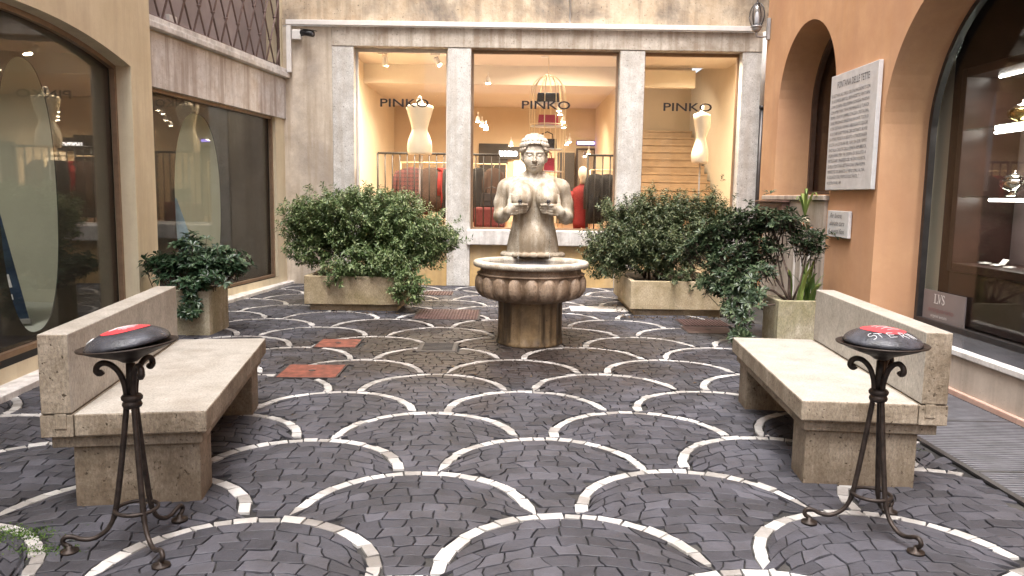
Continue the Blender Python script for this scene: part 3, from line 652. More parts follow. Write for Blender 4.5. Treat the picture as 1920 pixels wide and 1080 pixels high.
for s, x, z, w in (('Per favore,',.07,.205,.30), ('abbiate cura',.06,.125,.38), ('di questi fiori',.03,.04,.42)): text_into(mb, s, .075, o_+U_*x+V_*z, U_, V_, fit=w, shear=.35, depth=.001)
BP(mb, 'lettering', M['ink'], pq2)
# wall lantern
lt = thing('wall_lantern', 'grey metal lantern with egg shaped glass on a bracket at the orange wall corner', 'lantern', (3.31, 11.0, 3.8))
mb = MB(); mb.box(3.455,3.497,10.97,11.03,3.69,3.98); BP(mb, 'wall_plate', M['grey_paint'], lt, bevel=.006)
mb = MB(); mb.tube([(3.46,11.0,3.735),(3.38,11.0,3.73),(3.325,11.0,3.735),(3.31,11.0,3.76),(3.31,11.0,3.80)], .014, 8); BP(mb, 'bracket', M['grey_paint'], lt)
mb = MB(); mb.lathe([(.02,3.79),(.05,3.81),(.065,3.835),(.06,3.85),(.078,3.855),(.078,3.872),(.055,3.875)], (3.31,11.0,0), 20); BP(mb, 'cup', M['grey_paint'], lt)
eg = [(.066,3.876),(.092,3.93),(.108,3.99),(.106,4.05),(.088,4.11),(.055,4.155),(.02,4.18)]
mb = MB(); mb.lathe(eg, (3.31,11.0,0), 24); BP(mb, 'glass_shade', M['lamp_glass'], lt)
mb = MB()
for i in range(4):
    a = PI/4 + PI/2*i; mb.tube([(3.31+(r+.004)*math.cos(a), 11.0+(r+.004)*math.sin(a), z) for r, z in eg], .008, 6)
mb.lathe([(.03,4.165),(.03,4.18),(.012,4.19),(.012,4.2),(.018,4.21),(0,4.222)], (3.31,11.0,0), 12); BP(mb, 'cage', M['dark_metal'], lt)
mb = MB(); mb.lathe([(.02,3.876),(.03,3.92),(.03,3.99),(.02,4.05),(0,4.07)], (3.31,11.0,0), 14); BP(mb, 'bulb', M['white_paint'], lt)

# ---- shop front with the three bright windows
SF = thing('boutique_building', 'pale stone boutique front with three tall brightly lit windows', 'building', (0, 13, 0))
FY0 = 12.8
BAYS = [(-2.60,-1.09), (-.71,1.685), (2.085,3.65)]; WT, WB = 3.85, .945
mb = MB()
mb.quad((-3.9,FY0,0), (-2.93,FY0,0), (-2.93,FY0,4.16), (-3.9,FY0,4.16)); BP(mb, 'stained_wall', M['stain_wall'], SF)
mb = MB(); mb.quad((-3.9,FY0-.01,4.16), (9,FY0-.01,4.16), (9,FY0-.01,13), (-3.9,FY0-.01,13)); mb.quad((-3.9,FY0,13), (9,FY0,13), (9,22,13), (-3.9,22,13)); mb.quad((4.1,FY0+.02,0), (9,FY0+.02,0), (9,FY0+.02,4.16), (4.1,FY0+.02,4.16)); BP(mb, 'upper_wall', M['upper_wall'], SF)
pil = [(-2.95,-2.60), (-1.09,-.71), (1.685,2.085), (3.65,4.12)]
for a, b in pil:
    mb = MB(); mb.box(a, b, FY0-.03, FY0+.26, 0, WT-.003); po = BP(mb, 'pilaster', M['istrian'], SF, bevel=.012)
mb = MB(); mb.box(-2.95, 4.12, FY0-.04, FY0+.26, WT, 4.155); BP(mb, 'lintel', M['lintel'], SF, bevel=.01)
for a, b in BAYS:
    mb = MB(); mb.box(a-.0, b+.0, FY0+.02, FY0+.20, 0, .69); BP(mb, 'apron', M['ochre_low'], SF)
    mb = MB(); mb.box(a-.05 if a > -2 else a, b+.05 if b < 3 else b, FY0-.09, FY0+.27, .695, .94); BP(mb, 'sill', M['white_stone'], SF, bevel=.012)
    w = MB(); fy = FY0+.16
    w.box(a+.002, a+.035, fy, fy+.05, WB, WT-.002); w.box(b-.035, b-.002, fy, fy+.05, WB, WT-.002); w.box(a+.036, b-.036, fy, fy+.05, WB, WB+.03); w.box(a+.036, b-.036, fy, fy+.05, WT-.055, WT-.002)
    wo = BP(w, 'window', M['bronze_metal'] if a != -2.6 else M['white_paint'], SF)
    pn = MB(); pn.box(a+.036, b-.036, fy+.02, fy+.028, WB+.031, WT-.056); po = pn.build('pane', M['glass'], wo)
    x0 = {-2.60:-2.20, -.71:.10, 2.085:2.40}[a]; le = MB()
    text_into(le, 'PINKO', .185, (x0*1.012, fy+.016, 2.93), (1,0,0), (0,0,1), fit=.795, depth=.001, offset=.002); l_ = le.build('lettering', M['letters'], wo)
# interior shell
FL, YB = .86, 19.0
mb = MB(); mb.quad((-2.95,13.05,FL), (4.1,13.05,FL), (4.1,YB,FL), (-2.95,YB,FL)); BP(mb, 'shop_floor', M['shopfloor'], SF)
mb = MB(); mb.quad((-2.9,13.05,FL), (-2.9,YB,FL), (-2.9,YB,4.3), (-2.9,13.05,4.3)); BP(mb, 'side_wall', M['cream'], SF); mb = MB(); mb.quad((4.05,13.05,FL), (4.05,YB,FL), (4.05,YB,4.3), (4.05,13.05,4.3)); BP(mb, 'side_wall', M['cream'], SF)
mb = MB(); mb.quad((-2.9,13.06,3.98), (4.05,13.06,3.98), (4.05,15.2,3.98), (-2.9,15.2,3.98)); mb.quad((-2.9,15.2,3.98), (2.0,15.2,3.98), (2.0,15.2,3.62), (-2.9,15.2,3.62)); mb.quad((-2.9,15.2,3.62), (2.0,15.2,3.62), (2.0,YB,3.62), (-2.9,YB,3.62))
mb.quad((2.0,15.2,3.98), (2.0,YB,3.98), (2.0,YB,3.62), (2.0,15.2,3.62)); mb.quad((-2.9,13.05,3.98), (-2.9,13.06,4.2), (4.05,13.06,4.2), (4.05,13.05,3.98)); mb.quad((2.0,15.2,3.98), (4.05,15.2,3.98), (4.05,YB,4.9), (2.0,YB,4.9)); BP(mb, 'ceiling', M['ceil'], SF)
mb = MB(); mb.quad((-2.9,YB,FL), (2.0,YB,FL), (2.0,YB,3.63), (-2.9,YB,3.63)); mb.quad((1.95,15.4,FL), (1.95,YB,FL), (1.95,YB,3.98), (1.95,15.4,3.98)); BP(mb, 'back_wall', M['ochre_shop'], SF)
mb = MB(); mb.quad((1.96,18.2,FL), (4.05,18.2,FL), (4.05,18.2,4.9), (1.96,18.2,4.9)); BP(mb, 'stair_wall', M['ochre_shop'], SF)
mb = MB(); mb.box(2.2,3.4,14.95,15.1,3.58,3.90); BP(mb, 'stair_beam', M['cream'], SF)
# stairs rising away
st = thing('staircase', 'oak staircase climbing behind the dress form in the boutique window by the lantern', 'stairs', (3.0, 15.4, FL))
for i in range(13):
    z = FL + .165*(i+1); y = 14.5 + .26*i; mb = MB(); mb.box(2.12, 3.98, y, y+.30, z-.03, z); mb.box(2.12, 3.98, y+.02, y+.035, z-.163, z-.032); BP(mb, 'step', M['oak'], st)
mb = MB(); mb.prism([(2.08,14.4,FL), (2.08,17.9,FL+2.3), (2.08,17.9,FL+2.6), (2.08,14.4,FL+.3)], (1,0,0), .03); BP(mb, 'stringer', M['black_plastic'], st)
mb = MB(); mb.tube([(2.1,14.3,2.2),(2.1,16.0,3.4)], .03, 8); BP(mb, 'handrail', M['oak'], st)
# railings
def railing(x0, x1, y, label, ztop=2.24):
    r = thing('railing', label, 'railing', ((x0+x1)/2, y, FL), 'black bar railings inside the boutique'); mb = MB(); mb.tube([(x0,y,ztop),(x1,y,ztop)], .02, 8); BP(mb, 'handrail', M['black_plastic'], r)
    mb = MB(); n = int((x1-x0)/.125)
    for i in range(n+1): x = x0+(x1-x0)*i/n; mb.tube([(x,y,FL),(x,y,ztop)], .012 if i else .018, 6)
    BP(mb, 'bars', M['black_plastic'], r); return r
railing(-2.47,-1.0,14.2, 'long black bar railing in front of the plaid jacket, behind the window by the camera'); railing(-.98,-.26,14.25, 'short black bar railing behind the statue at the edge of the middle window'); railing(1.35,1.9,14.3, 'short black bar railing behind the hanging black coats', 2.26)

# dress forms
def dress_form(loc, rot, label):
    r = thing('dress_form', label, 'dress form', loc); mb = MB()
    prof = [(.20,0),(.213,.04),(.216,.14),(.20,.24),(.165,.33),(.135,.40),(.135,.44),(.155,.52),(.185,.62),(.215,.72),(.235,.79),(.225,.825),(.15,.845),(.07,.862),(.055,.875),(.053,.93),(.045,.94)]
    M3 = Matrix.Rotation(rot, 3, 'Z')
    def bust(a, i, z):
        f = math.exp(-((z-.62)/.10)**2)*.28*max(0, math.cos(a+PI/2))**2; h = math.exp(-((z-.12)/.14)**2)*.18*max(0, math.cos(a-PI/2))**2; return 1+f+h
    mb.lathe(prof, n=36, sy=.62, mod=bust, M=M3); mb.build('torso', M['mannequin'], r)
    mb = MB(); mb.lathe([(.02,.94),(.035,.945),(.035,.965),(.012,.985),(0,1.0)], n=16); mb.build('neck_cap', M['white_paint'], r)
    mb = MB(); mb.lathe([(.015,-(loc[2]-FL)+.02),(.015,0)], n=10); mb.lathe([(.16,-(loc[2]-FL)),(.16,-(loc[2]-FL)+.02),(.02,-(loc[2]-FL)+.035)], n=20); mb.build('stand', M['grey_paint'], r)
dress_form((-1.63,13.55,2.19), R(8), 'cream dress form seen from the front in the window by the security camera')
dress_form((3.22,13.55,2.11), R(70), 'cream dress form turned sideways in front of the oak staircase')
# birdcage display
bc = thing('birdcage_display', 'tall cream wire birdcage holding handbags on shelves behind the statue', 'display stand', (.57, 13.7, FL)); mb = MB(); bx_, by_, br = .575, 13.7, .31
for i in range(10):
    a = 2*PI*i/10+.1; pts = [(bx_+br*math.cos(a), by_+br*math.sin(a), FL), (bx_+br*math.cos(a), by_+br*math.sin(a), 3.22)]
    for j in range(1, 9): t_ = PI/2*j/8; pts.append((bx_+br*math.cos(t_)*math.cos(a), by_+br*math.cos(t_)*math.sin(a), 3.22+.36*math.sin(t_)))
    mb.tube(pts, .0085, 6)
for z in (FL+.02, 2.74): mb.tube([(bx_+br*math.cos(2*PI*i/32), by_+br*math.sin(2*PI*i/32), z) for i in range(32)], .009, 6, closed=True)
BP(mb, 'cage', M['brass_wire'], bc)
for z in (3.10, 2.72, 2.32, 1.94): mb = MB(); mb.lathe([(.295,z-.012),(.295,z)], (bx_,by_,0), 28); BP(mb, 'shelf', M['white_paint'], bc)
mb = MB(); mb.tube([(bx_,by_,3.58),(bx_,by_,3.98)], .005, 6); BP(mb, 'hanger', M['brass_wire'], bc)
def bag(loc, w, h, mat, label, handle=True):
    r = thing('handbag', label, 'handbag', loc); mb = MB(); mb.prism([(-w/2,-.06,0),(w/2,-.06,0),(w/2*.92,-.06,h),(-w/2*.92,-.06,h)], (0,1,0), .12); mb.build('body', mat, r, bevel=.02)
    mb = MB(); mb.prism([(-w/2*.90,-.068,h*.45),(w/2*.90,-.068,h*.45),(w/2*.92,-.068,h+.006),(-w/2*.92,-.068,h+.006)], (0,1,0), .012); mb.build('flap', mat, r, bevel=.004)
    if handle: mb = MB(); mb.tube([(-w*.3,0,h-.01),(-w*.27,0,h+.09),(0,0,h+.13),(w*.27,0,h+.09),(w*.3,0,h-.01)], .010, 8); mb.build('handle', mat, r)
bag((bx_,by_,3.102), .40, .17, M['bag_black'], 'black handbag on the top shelf of the wire birdcage', False); bag((bx_+.01,by_,2.722), .36, .18, M['bag_red'], 'red box handbag on the second shelf of the wire birdcage', False)
bag((bx_,by_,2.322), .34, .17, M['bag_black'], 'black handbag on the third shelf of the wire birdcage, above the red tote'); bag((bx_-.02,by_,1.942), .34, .22, M['bag_red'], 'red tote with raised handle on the lowest shelf of the birdcage')
# clothes rails and garments
def rack(x0, x1, y, z, label):
    r = thing('clothes_rack', label, 'clothes rack', ((x0+x1)/2, y, FL), 'clothes racks in the boutique')
    for x in (x0, x1): mb = MB(); mb.tube([(x,y,FL),(x,y,z)], .016, 8); BP(mb, 'post', M['brass_wire'], r)
    mb = MB(); mb.tube([(x0,y,z),(x1,y,z)], .014, 8); BP(mb, 'bar', M['brass_wire'], r)
def garment(x, y, z, w, L, mat, label, rot=0, cat='coat', name='hanging_coat'):
    r = thing(name, label, cat, (x, y, z)); r.rotation_euler = (0,0,rot); mb = MB(); n = 40; rows = []
    for (zz, ww, dd) in ((-.03,.05,.04),(-.05,.12,.06),(-.09,w*.42,.08),(-.14,w*.5,.10),(-.3,w*.50,.11),(-L*.6,w*.5,.11),(-L,w*.54,.12)):
        rows.append((zz, ww, dd))
    vs = []
    for (zz, ww, dd) in rows:
        for j in range(n):
            a = 2*PI*j/n; k_ = 1+.05*math.sin(5*a+x*9)*min(1, -zz*1.5); ca, sa = math.cos(a), math.sin(a)
            vs.append((ww*math.copysign(abs(ca)**.6, ca), dd*math.copysign(abs(sa)**.6, sa)*k_, zz))
    fs = [(i*n+j, i*n+(j+1)%n, (i+1)*n+(j+1)%n, (i+1)*n+j) for i in range(len(rows)-1) for j in range(n)] + [tuple(range(n)), tuple((len(rows)-1)*n+j for j in range(n))]
    mb.add(vs, fs, 0, True); mb.build('cloth', mat, r)
    for s in (-1, 1): mb = MB(); mb.tube([(s*w*.44,0,-.12),(s*w*.55,-.01,-.3),(s*w*.58,-.02,-L*.72)], [.055,.06,.05], 10); mb.build('sleeve', mat, r)
    mb = MB(); mb.tube([(0,0,-.05),(0,0,.0),(.02,0,.02),(.03,0,.045),(.01,0,.06)], .004, 6); mb.tube([(-w*.4,0,-.085),(0,0,-.045),(w*.4,0,-.085)], .007, 6); mb.build('hanger', M['brass_wire'], r)
rack(-2.2,-.95,15.2,2.12, 'cream clothes rack carrying the plaid jacket behind the first window'); 
garment(-1.98,15.2,2.06,.60,.95,M['plaid'],'dark red plaid jacket hanging on the rack under the dress form', R(12), 'jacket', 'hanging_jacket'); garment(-1.62,15.22,2.06,.46,.9,M['coat_brown'],'brown coat hanging between the plaid jacket and the red blouse'); garment(-1.40,15.22,2.06,.13,.8,M['coat_red'],'narrow red blouse hanging beside the black coats of the first rack', R(40), 'blouse', 'hanging_blouse'); garment(-1.2,15.2,2.06,.42,1.0,M['coat_black'],'black coat hanging at the pillar end of the first rack')
rack(-.85,-.15,16.2,2.15, 'cream clothes rack carrying dark dresses beside the statue shoulder')
garment(-.72,16.2,2.1,.32,1.15,M['coat_black'],'black dress hanging nearest the pillar in the middle window', R(30), 'dress', 'hanging_dress'); garment(-.42,16.2,2.1,.36,1.15,M['coat_brown'],'long brown dress hanging behind the statue shoulder', R(20), 'dress', 'hanging_dress')
rack(1.42,1.86,14.5,2.0, 'cream clothes rack with two black coats beside the red mannequin')
garment(1.52,14.5,1.96,.30,.95,M['coat_black'],'black coat next to the red mannequin', R(10)); garment(1.74,14.5,1.96,.28,.9,M['coat_black'],'short black coat at the pillar end of the rack by the red mannequin', R(15))
# mannequin in red
mq = thing('mannequin', 'headed mannequin in a red jacket and red trousers behind the window', 'mannequin', (1.38, 14.7, FL)); mx = 1.30
mb = MB(); mb.lathe([(.05,1.24),(.048,1.32),(.06,1.34),(.082,1.40),(.085,1.47),(.07,1.53),(.03,1.56),(0,1.565)], (mx,14.7,FL-.35), 20, sy=1.15); BP(mb, 'head', M['mannequin'], mq)
mb = MB(); mb.lathe([(.16,.42),(.17,.5),(.15,.72),(.18,.92),(.20,1.05),(.17,1.15),(.06,1.22),(.05,1.25)], (mx,14.7,FL-.35), 24, sy=.65)
for s in (-1, 1): mb.tube([(mx+s*.17,14.7,FL+.74),(mx+s*.24,14.7,FL+.5),(mx+s*.24,14.64,FL+.2)], [.055,.05,.04], 10)
BP(mb, 'jacket', M['coat_red'], mq); mb = MB()
for s in (-1, 1): mb.tube([(mx+s*.08,14.7,FL+.15),(mx+s*.09,14.7,FL)], [.08,.07], 10)
BP(mb, 'trousers', M['coat_red'], mq)
# back wall: doorway, mirror, neon, screen, box stools
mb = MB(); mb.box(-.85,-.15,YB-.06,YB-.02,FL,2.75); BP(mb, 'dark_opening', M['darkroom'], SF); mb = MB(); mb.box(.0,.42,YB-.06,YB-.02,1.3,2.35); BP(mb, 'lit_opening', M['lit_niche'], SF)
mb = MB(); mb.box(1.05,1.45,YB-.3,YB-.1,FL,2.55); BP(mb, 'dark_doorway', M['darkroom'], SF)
t = thing('neon_sign', 'small glowing white shop sign at the back of the boutique beside the statue head', 'sign', (-.1, YB-.1, 2.5)); mb = MB(); text_into(mb, 'uomo', .24, (-.36,YB-.12,2.46), (1,0,0), (0,0,1), fit=.44, offset=.008); BP(mb, 'letters', M['neon'], t); mb = MB(); mb.box(-.42,.14,YB-.11,YB-.07,2.38,2.68); BP(mb, 'backing', M['darkroom'], t)
t = thing('wall_screen', 'slim violet glowing screen high on the boutique back wall', 'screen', (1.7, YB-.05, 2.8)); mb = MB(); mb.box(1.52,1.93,YB-.09,YB-.05,2.76,2.83); BP(mb, 'display', M['screen'], t); mb = MB(); mb.box(1.5,1.95,YB-.07,YB-.04,2.74,2.85); BP(mb, 'frame', M['black_plastic'], t)
t = thing('mirror', 'tall dark framed mirror on the boutique back wall near the red mannequin', 'mirror', (1.75, YB-.06, FL)); mb = MB(); mb.box(1.55,1.92,YB-.08,YB-.05,FL+.1,2.62); BP(mb, 'glass', simple('dim_mirror', (.4,.36,.33), .1, .8, .05, 3, 0), t); mb = MB()
for q in ((1.5,1.548,FL,2.67),(1.922,1.95,FL,2.67)): mb.box(q[0],q[1],YB-.1,YB-.04,q[2],q[3])
mb.box(1.549,1.921,YB-.1,YB-.04,2.622,2.67); BP(mb, 'frame', M['wood'], t)
t = thing('pouf', 'red upholstered pouf on the boutique floor behind the middle window', 'pouf', (-.45,14.9,FL)); mb = MB(); mb.box(-.75,-.15,14.7,15.2,FL+.04,FL+.42); BP(mb, 'cushion', simple('wine_velvet', (.10,.012,.014), .8, 0, .2, 20, .1), t, bevel=.04); mb = MB(); mb.box(-.7,-.2,14.75,15.15,FL,FL+.038); BP(mb, 'base', M['wood'], t)
bag((-.42,14.95,FL+.421), .42, .26, M['bag_black'], 'black handbag sitting on the red pouf')
# track spots and downlights
def spot(p, aim, label, big=1):
    r = thing('track_spotlight', label, 'spotlight', p, 'spotlights on the boutique ceiling'); d = Vector(aim).normalized(); z = Vector((0,0,1)); Mx = z.rotation_difference(d).to_matrix()
    mb = MB(); mb.box(-.13*big,.05*big,-.02,.02,-.0,.03); mb.tube([(0,0,0),(0,0,-.05)], .012, 6); mb.build('mount', M['white_paint'], r)
    mb = MB(); mb.lathe([(.045,-.09),(.05,-.08),(.05,.09),(.044,.092),(.040,.07)], (0,0,-.12), 18, M=Mx); mb.build('can', M['white_paint'], r)
    mb = MB(); mb.lathe([(.039,.072),(0,.078)], (0,0,-.12), 16, M=Mx); mb.build('lamp', M['bulb'], r)
spot((-2.28,13.9,3.93), (0,.1,-1), 'white can spotlight nearest the bare cream wall, pointing straight down'); spot((-1.36,13.9,3.93), (.55,-.5,-.75), 'white can spotlight by the first pillar, tilted towards the glass')
def mini(px, py, Y, label):
    p = at(px, py, Y); r = thing('ceiling_spotlight', label, 'spotlight', p, 'small spotlights inside the boutique'); mb = MB(); mb.lathe([(.05,0),(.055,.02),(.04,.08),(.015,.12)], n=14); mb.tube([(0,0,.11),(0,0,.2)], .008, 6); mb.build('can', M['white_paint'], r)
    mb = MB(); mb.lathe([(0,-.018),(.03,-.014),(.048,-.001)], n=14); mb.build('lamp', M['bulb'], r)
for px, py, Y, lb in ((915,156,14.6,'large ceiling spotlight hanging alone near the second pillar'), (896,228,16.4,'spotlight nearest the pillar in the row of three'), (904,236,16.6,'middle spotlight in the row of three by the pillar'), (911,243,16.8,'third spotlight of the row of three, closest to the cage'), (1048,208,16.0,'topmost spotlight showing through the birdcage wires'), (1050,215,16.2,'second spotlight showing through the birdcage wires'), (1056,228,16.4,'third spotlight, beside the red box handbag'), (1057,239,16.6,'lowest spotlight beside the cage shelf'), (1062,271,18.4,'spotlight over the dark doorway, the lower of two'), (1068,266,18.3,'spotlight over the dark doorway, the upper of two'), (958,273,18.2,'spotlight above the glowing white sign'), (1104,289,18.4,'spotlight above the red mannequin head')): mini(px, py, Y, lb)
def down(px, py, label):
    d = at(px, py, 14); o = Vector((0,0,EYE)); t_ = (3.975-EYE)/(d.z-EYE); p = o + (d-o)*t_
    r = thing('downlight', label, 'downlight', p, 'round downlights in the boutique ceiling'); mb = MB(); mb.lathe([(.075,.004),(.075,-.006),(.062,-.006)], n=20); mb.build('rim', M['white_paint'], r); mb = MB(); mb.lathe([(.061,-.003),(0,-.0035)], n=20); mb.build('lamp', M['bulb'], r)
down(1021,107,'round ceiling downlight above the birdcage'); down(1157,108,'round ceiling downlight close to the third pillar'); down(1302,106,'round ceiling downlight above the sideways dress form')

# duct, pipes, camera on the front
ct = thing('cable_duct', 'long white cable duct running along the top of the boutique lintel', 'cable duct', (0, 12.75, 4.2)); mb = MB(); mb.box(-3.66,3.86,12.69,12.757,4.158,4.235); BP(mb, 'run', M['white_paint'], ct, bevel=.005); mb = MB(); mb.box(-3.66,-3.585,12.70,12.757,3.42,4.155); BP(mb, 'drop', M['white_paint'], ct, bevel=.005)
mb = MB(); mb.tube([(.86,12.76,4.24),(.86,12.76,9)], .016, 8); BP(mb, 'riser', M['white_paint'], ct)
dp = thing('downpipe', 'white rainwater pipe with dark lower half beside the orange wall', 'pipe', (3.97, 12.72, 0)); mb = MB(); mb.tube([(3.99,12.7,3.0),(3.99,12.7,4.15)], .055, 12); BP(mb, 'upper_pipe', M['white_paint'], dp); mb = MB(); mb.tube([(3.98,12.7,.0),(3.98,12.7,2.98)], .038, 12); mb.lathe([(.05,2.95),(.05,3.0)], (3.98,12.7,0), 12); BP(mb, 'lower_pipe', M['dark_metal'], dp)
sc_ = thing('security_camera', 'black bullet security camera on a white junction box under the duct', 'camera', (-3.5, 12.7, 4.0)); mb = MB(); mb.box(-3.575,-3.425,12.70,12.795,3.93,4.085); BP(mb, 'junction_box', M['white_paint'], sc_, bevel=.014)
mb = MB(); mb.tube([(-3.425,12.72,4.0),(-3.36,12.68,4.0)], .018, 8); BP(mb, 'arm', M['black_plastic'], sc_)
mb = MB(); mb.tube([(-3.40,12.66,4.03),(-3.19,12.55,3.985)], [.042,.045], 14); BP(mb, 'body', M['black_plastic'], sc_)
mb = MB(); mb.obox((-3.41,12.61,4.075), (.24,-.11,-.045), (.04,.085,0), (0,0,.008)); BP(mb, 'hood', M['black_plastic'], sc_, bevel=.003); mb = MB(); mb.tube([(-3.191,12.551,3.9855),(-3.187,12.549,3.985)], .032, 12); BP(mb, 'lens', M['sill_dark'], sc_)

# ------------------------------------------------------------------ covers and gratings in the paving
def cover(x0, x1, y0, y1, skew, mat, label, cat, name='manhole_cover', ribs=0, rimmat=None, group=None):
    r = thing(name, label, cat, ((x0+x1)/2, (y0+y1)/2, 0), group); cx, cy = (x0+x1)/2, (y0+y1)/2; w, h = (x1-x0)/2, (y1-y0)/2
    mp = lambda a, b: (a*w*math.cos(skew)-b*h*math.sin(skew), a*w*math.sin(skew)+b*h*math.cos(skew))
    mb = MB(); mb.prism([(*mp(a,b), -.012) for a, b in ((-.94,-.94),(.94,-.94),(.94,.94),(-.94,.94))], (0,0,1), .018); mb.build('plate', mat, r, bevel=.003)
    mb = MB(); q = [mp(a,b) for a, b in ((-1,-1),(1,-1),(1,1),(-1,1))]; qi = [mp(a,b) for a, b in ((-.95,-.95),(.95,-.95),(.95,.95),(-.95,.95))]
    for i in range(4):
        j = (i+1) % 4; mb.add([(*q[i],-.012),(*q[j],-.012),(*qi[j],-.012),(*qi[i],-.012),(*q[i],.004),(*q[j],.004),(*qi[j],.004),(*qi[i],.004)], [(4,5,6,7),(0,1,5,4),(2,3,7,6)])
    mb.build('rim', rimmat or M['cast_iron'], r)
    return r, mp
for q in ((-1.94,-1.43,6.18,6.67,'bright rust red square cover, the nearer of the two red ones'), (-1.95,-1.53,7.44,7.89,'bright rust red square cover beside the slotted drain, farther of the two red ones')):
    r, mp = cover(q[0],q[1],q[2],q[3],.03,M['rust'],q[4],'manhole cover',group='rust red covers in the paving'); mb = MB(); mb.lathe([(.028,.0062),(.03,.009),(.016,.009),(.0,.0055)], n=14); mb.build('keyhole', M['cast_iron'], r)
r, mp = cover(-.92,-.53,7.31,7.78,.02,M['cast_iron'],'black slotted drain set in the wet paving beside the fountain','drain','drain_cover'); mb = MB()
for i in range(6): b = -.7+.28*i; p0, p1 = mp(-.75,b), mp(.75,b); mb.obox((p0[0],p0[1],.006), (p1[0]-p0[0],p1[1]-p0[1],0), (0,.018,0), (0,0,.006))
mb.build('bars', M['cast_iron'], r)
def studded(x0, x1, y0, y1, label, nx, ny):
    r, mp = cover(x0,x1,y0,y1,0.01,M['rust_dull'],label,'manhole cover'); mb = MB()
    for i in range(nx):
        for j in range(ny):
            a, b = mp(-.88+1.76*i/(nx-1), -.88+1.76*j/(ny-1)); mb.box(a-.011,a+.011,b-.011,b+.011,.0055,.011)
    pl_ = [c for c in r.children if c.name.startswith('plate')][0]; bm = bmesh.new(); bm.from_mesh(pl_.data); o2_ = mb.build('studs', M['rust_dull']); bm.from_mesh(o2_.data); bm.to_mesh(pl_.data); bm.free(); bpy.data.objects.remove(o2_); pl_.modifiers.clear()
studded(-1.22,-.40,9.26,10.1,'wide brown studded iron cover beside the first big planter', 20, 18); studded(-1.35,-.9,11.55,12.0,'small brown cover near the wall behind the first bush', 10, 10)
studded(2.03,2.62,9.05,9.55,'worn brown studded cover just in front of the second big planter', 14, 10)
r, mp = cover(1.98,2.55,8.55,9.02,0.0,M['rust_dull'],'plain dull red plate between the far planter and the bench','manhole cover'); mb = MB(); mb.box(-.03,.03,-.01,.01,.0055,.009); mb.build('keyhole', M['cast_iron'], r)
sl = thing('inscribed_slab', 'pale stone slab let into the paving behind the fountain', 'slab', (1.15,10.35,0)); mb = MB(); mb.box(-.36,.40,-.22,.22,-.01,.007); mb.build('slab', M['white_stone'], sl, bevel=.003)
# walk-on grating along the orange wall
fg = thing('floor_grating', 'long grey metal floor grating at the foot of the orange wall', 'grating', (3.0, 5, 0)); mb = MB(); y = 1.2
while y < 9.2: mb.box(2.625,3.45,y,y+.016,-.004,.006); y += .034
BP(mb, 'bars', M['grate'], fg); mb = MB(); mb.box(2.585,2.622,1.2,9.2,-.006,.010); mb.box(3.452,3.482,1.2,9.2,-.006,.008); 
for yy in (2.2,3.2,4.2,5.2,6.2,7.2,8.2): mb.box(2.623,3.45,yy-.018,yy-.001,-.006,.007)
BP(mb, 'frame', M['dark_metal'], fg)

# ------------------------------------------------------------------ benches
def bench(p0, u, w, L, label):
    r = thing('stone_bench', label, 'bench', (p0[0], p0[1], 0), 'travertine benches facing each other'); u, w = Vector((*u,0)).normalized(), Vector((*w,0)).normalized(); Z = Vector((0,0,1))
    B = lambda a0, a1, b0, b1, z0, z1: (w*a0 + u*b0 + Z*z0, w*(a1-a0), u*(b1-b0), Z*(z1-z0))
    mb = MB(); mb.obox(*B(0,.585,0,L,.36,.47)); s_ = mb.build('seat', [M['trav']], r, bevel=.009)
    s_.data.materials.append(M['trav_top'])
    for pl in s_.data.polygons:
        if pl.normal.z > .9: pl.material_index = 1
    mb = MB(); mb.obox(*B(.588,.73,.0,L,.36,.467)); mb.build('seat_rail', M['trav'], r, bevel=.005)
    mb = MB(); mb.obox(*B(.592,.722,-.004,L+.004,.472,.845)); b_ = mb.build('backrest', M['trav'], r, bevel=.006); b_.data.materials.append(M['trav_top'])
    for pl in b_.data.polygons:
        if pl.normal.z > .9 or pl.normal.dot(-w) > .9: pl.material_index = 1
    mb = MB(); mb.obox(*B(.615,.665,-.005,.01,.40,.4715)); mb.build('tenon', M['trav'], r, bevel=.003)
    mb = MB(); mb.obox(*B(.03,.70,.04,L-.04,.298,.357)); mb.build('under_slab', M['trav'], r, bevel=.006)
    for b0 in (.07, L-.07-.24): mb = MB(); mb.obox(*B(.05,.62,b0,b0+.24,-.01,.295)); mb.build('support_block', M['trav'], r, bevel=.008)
    return r
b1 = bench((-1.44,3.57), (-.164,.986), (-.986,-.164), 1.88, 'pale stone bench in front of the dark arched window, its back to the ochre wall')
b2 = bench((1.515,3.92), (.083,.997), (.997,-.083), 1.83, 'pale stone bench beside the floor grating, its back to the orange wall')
t = MB(); pts = [(1.89,3.985,.15),(1.91,3.985,.18),(1.95,3.983,.185),(1.965,3.982,.155),(1.94,3.983,.12),(1.985,3.98,.09),(2.03,3.978,.12),(2.05,3.977,.13)]

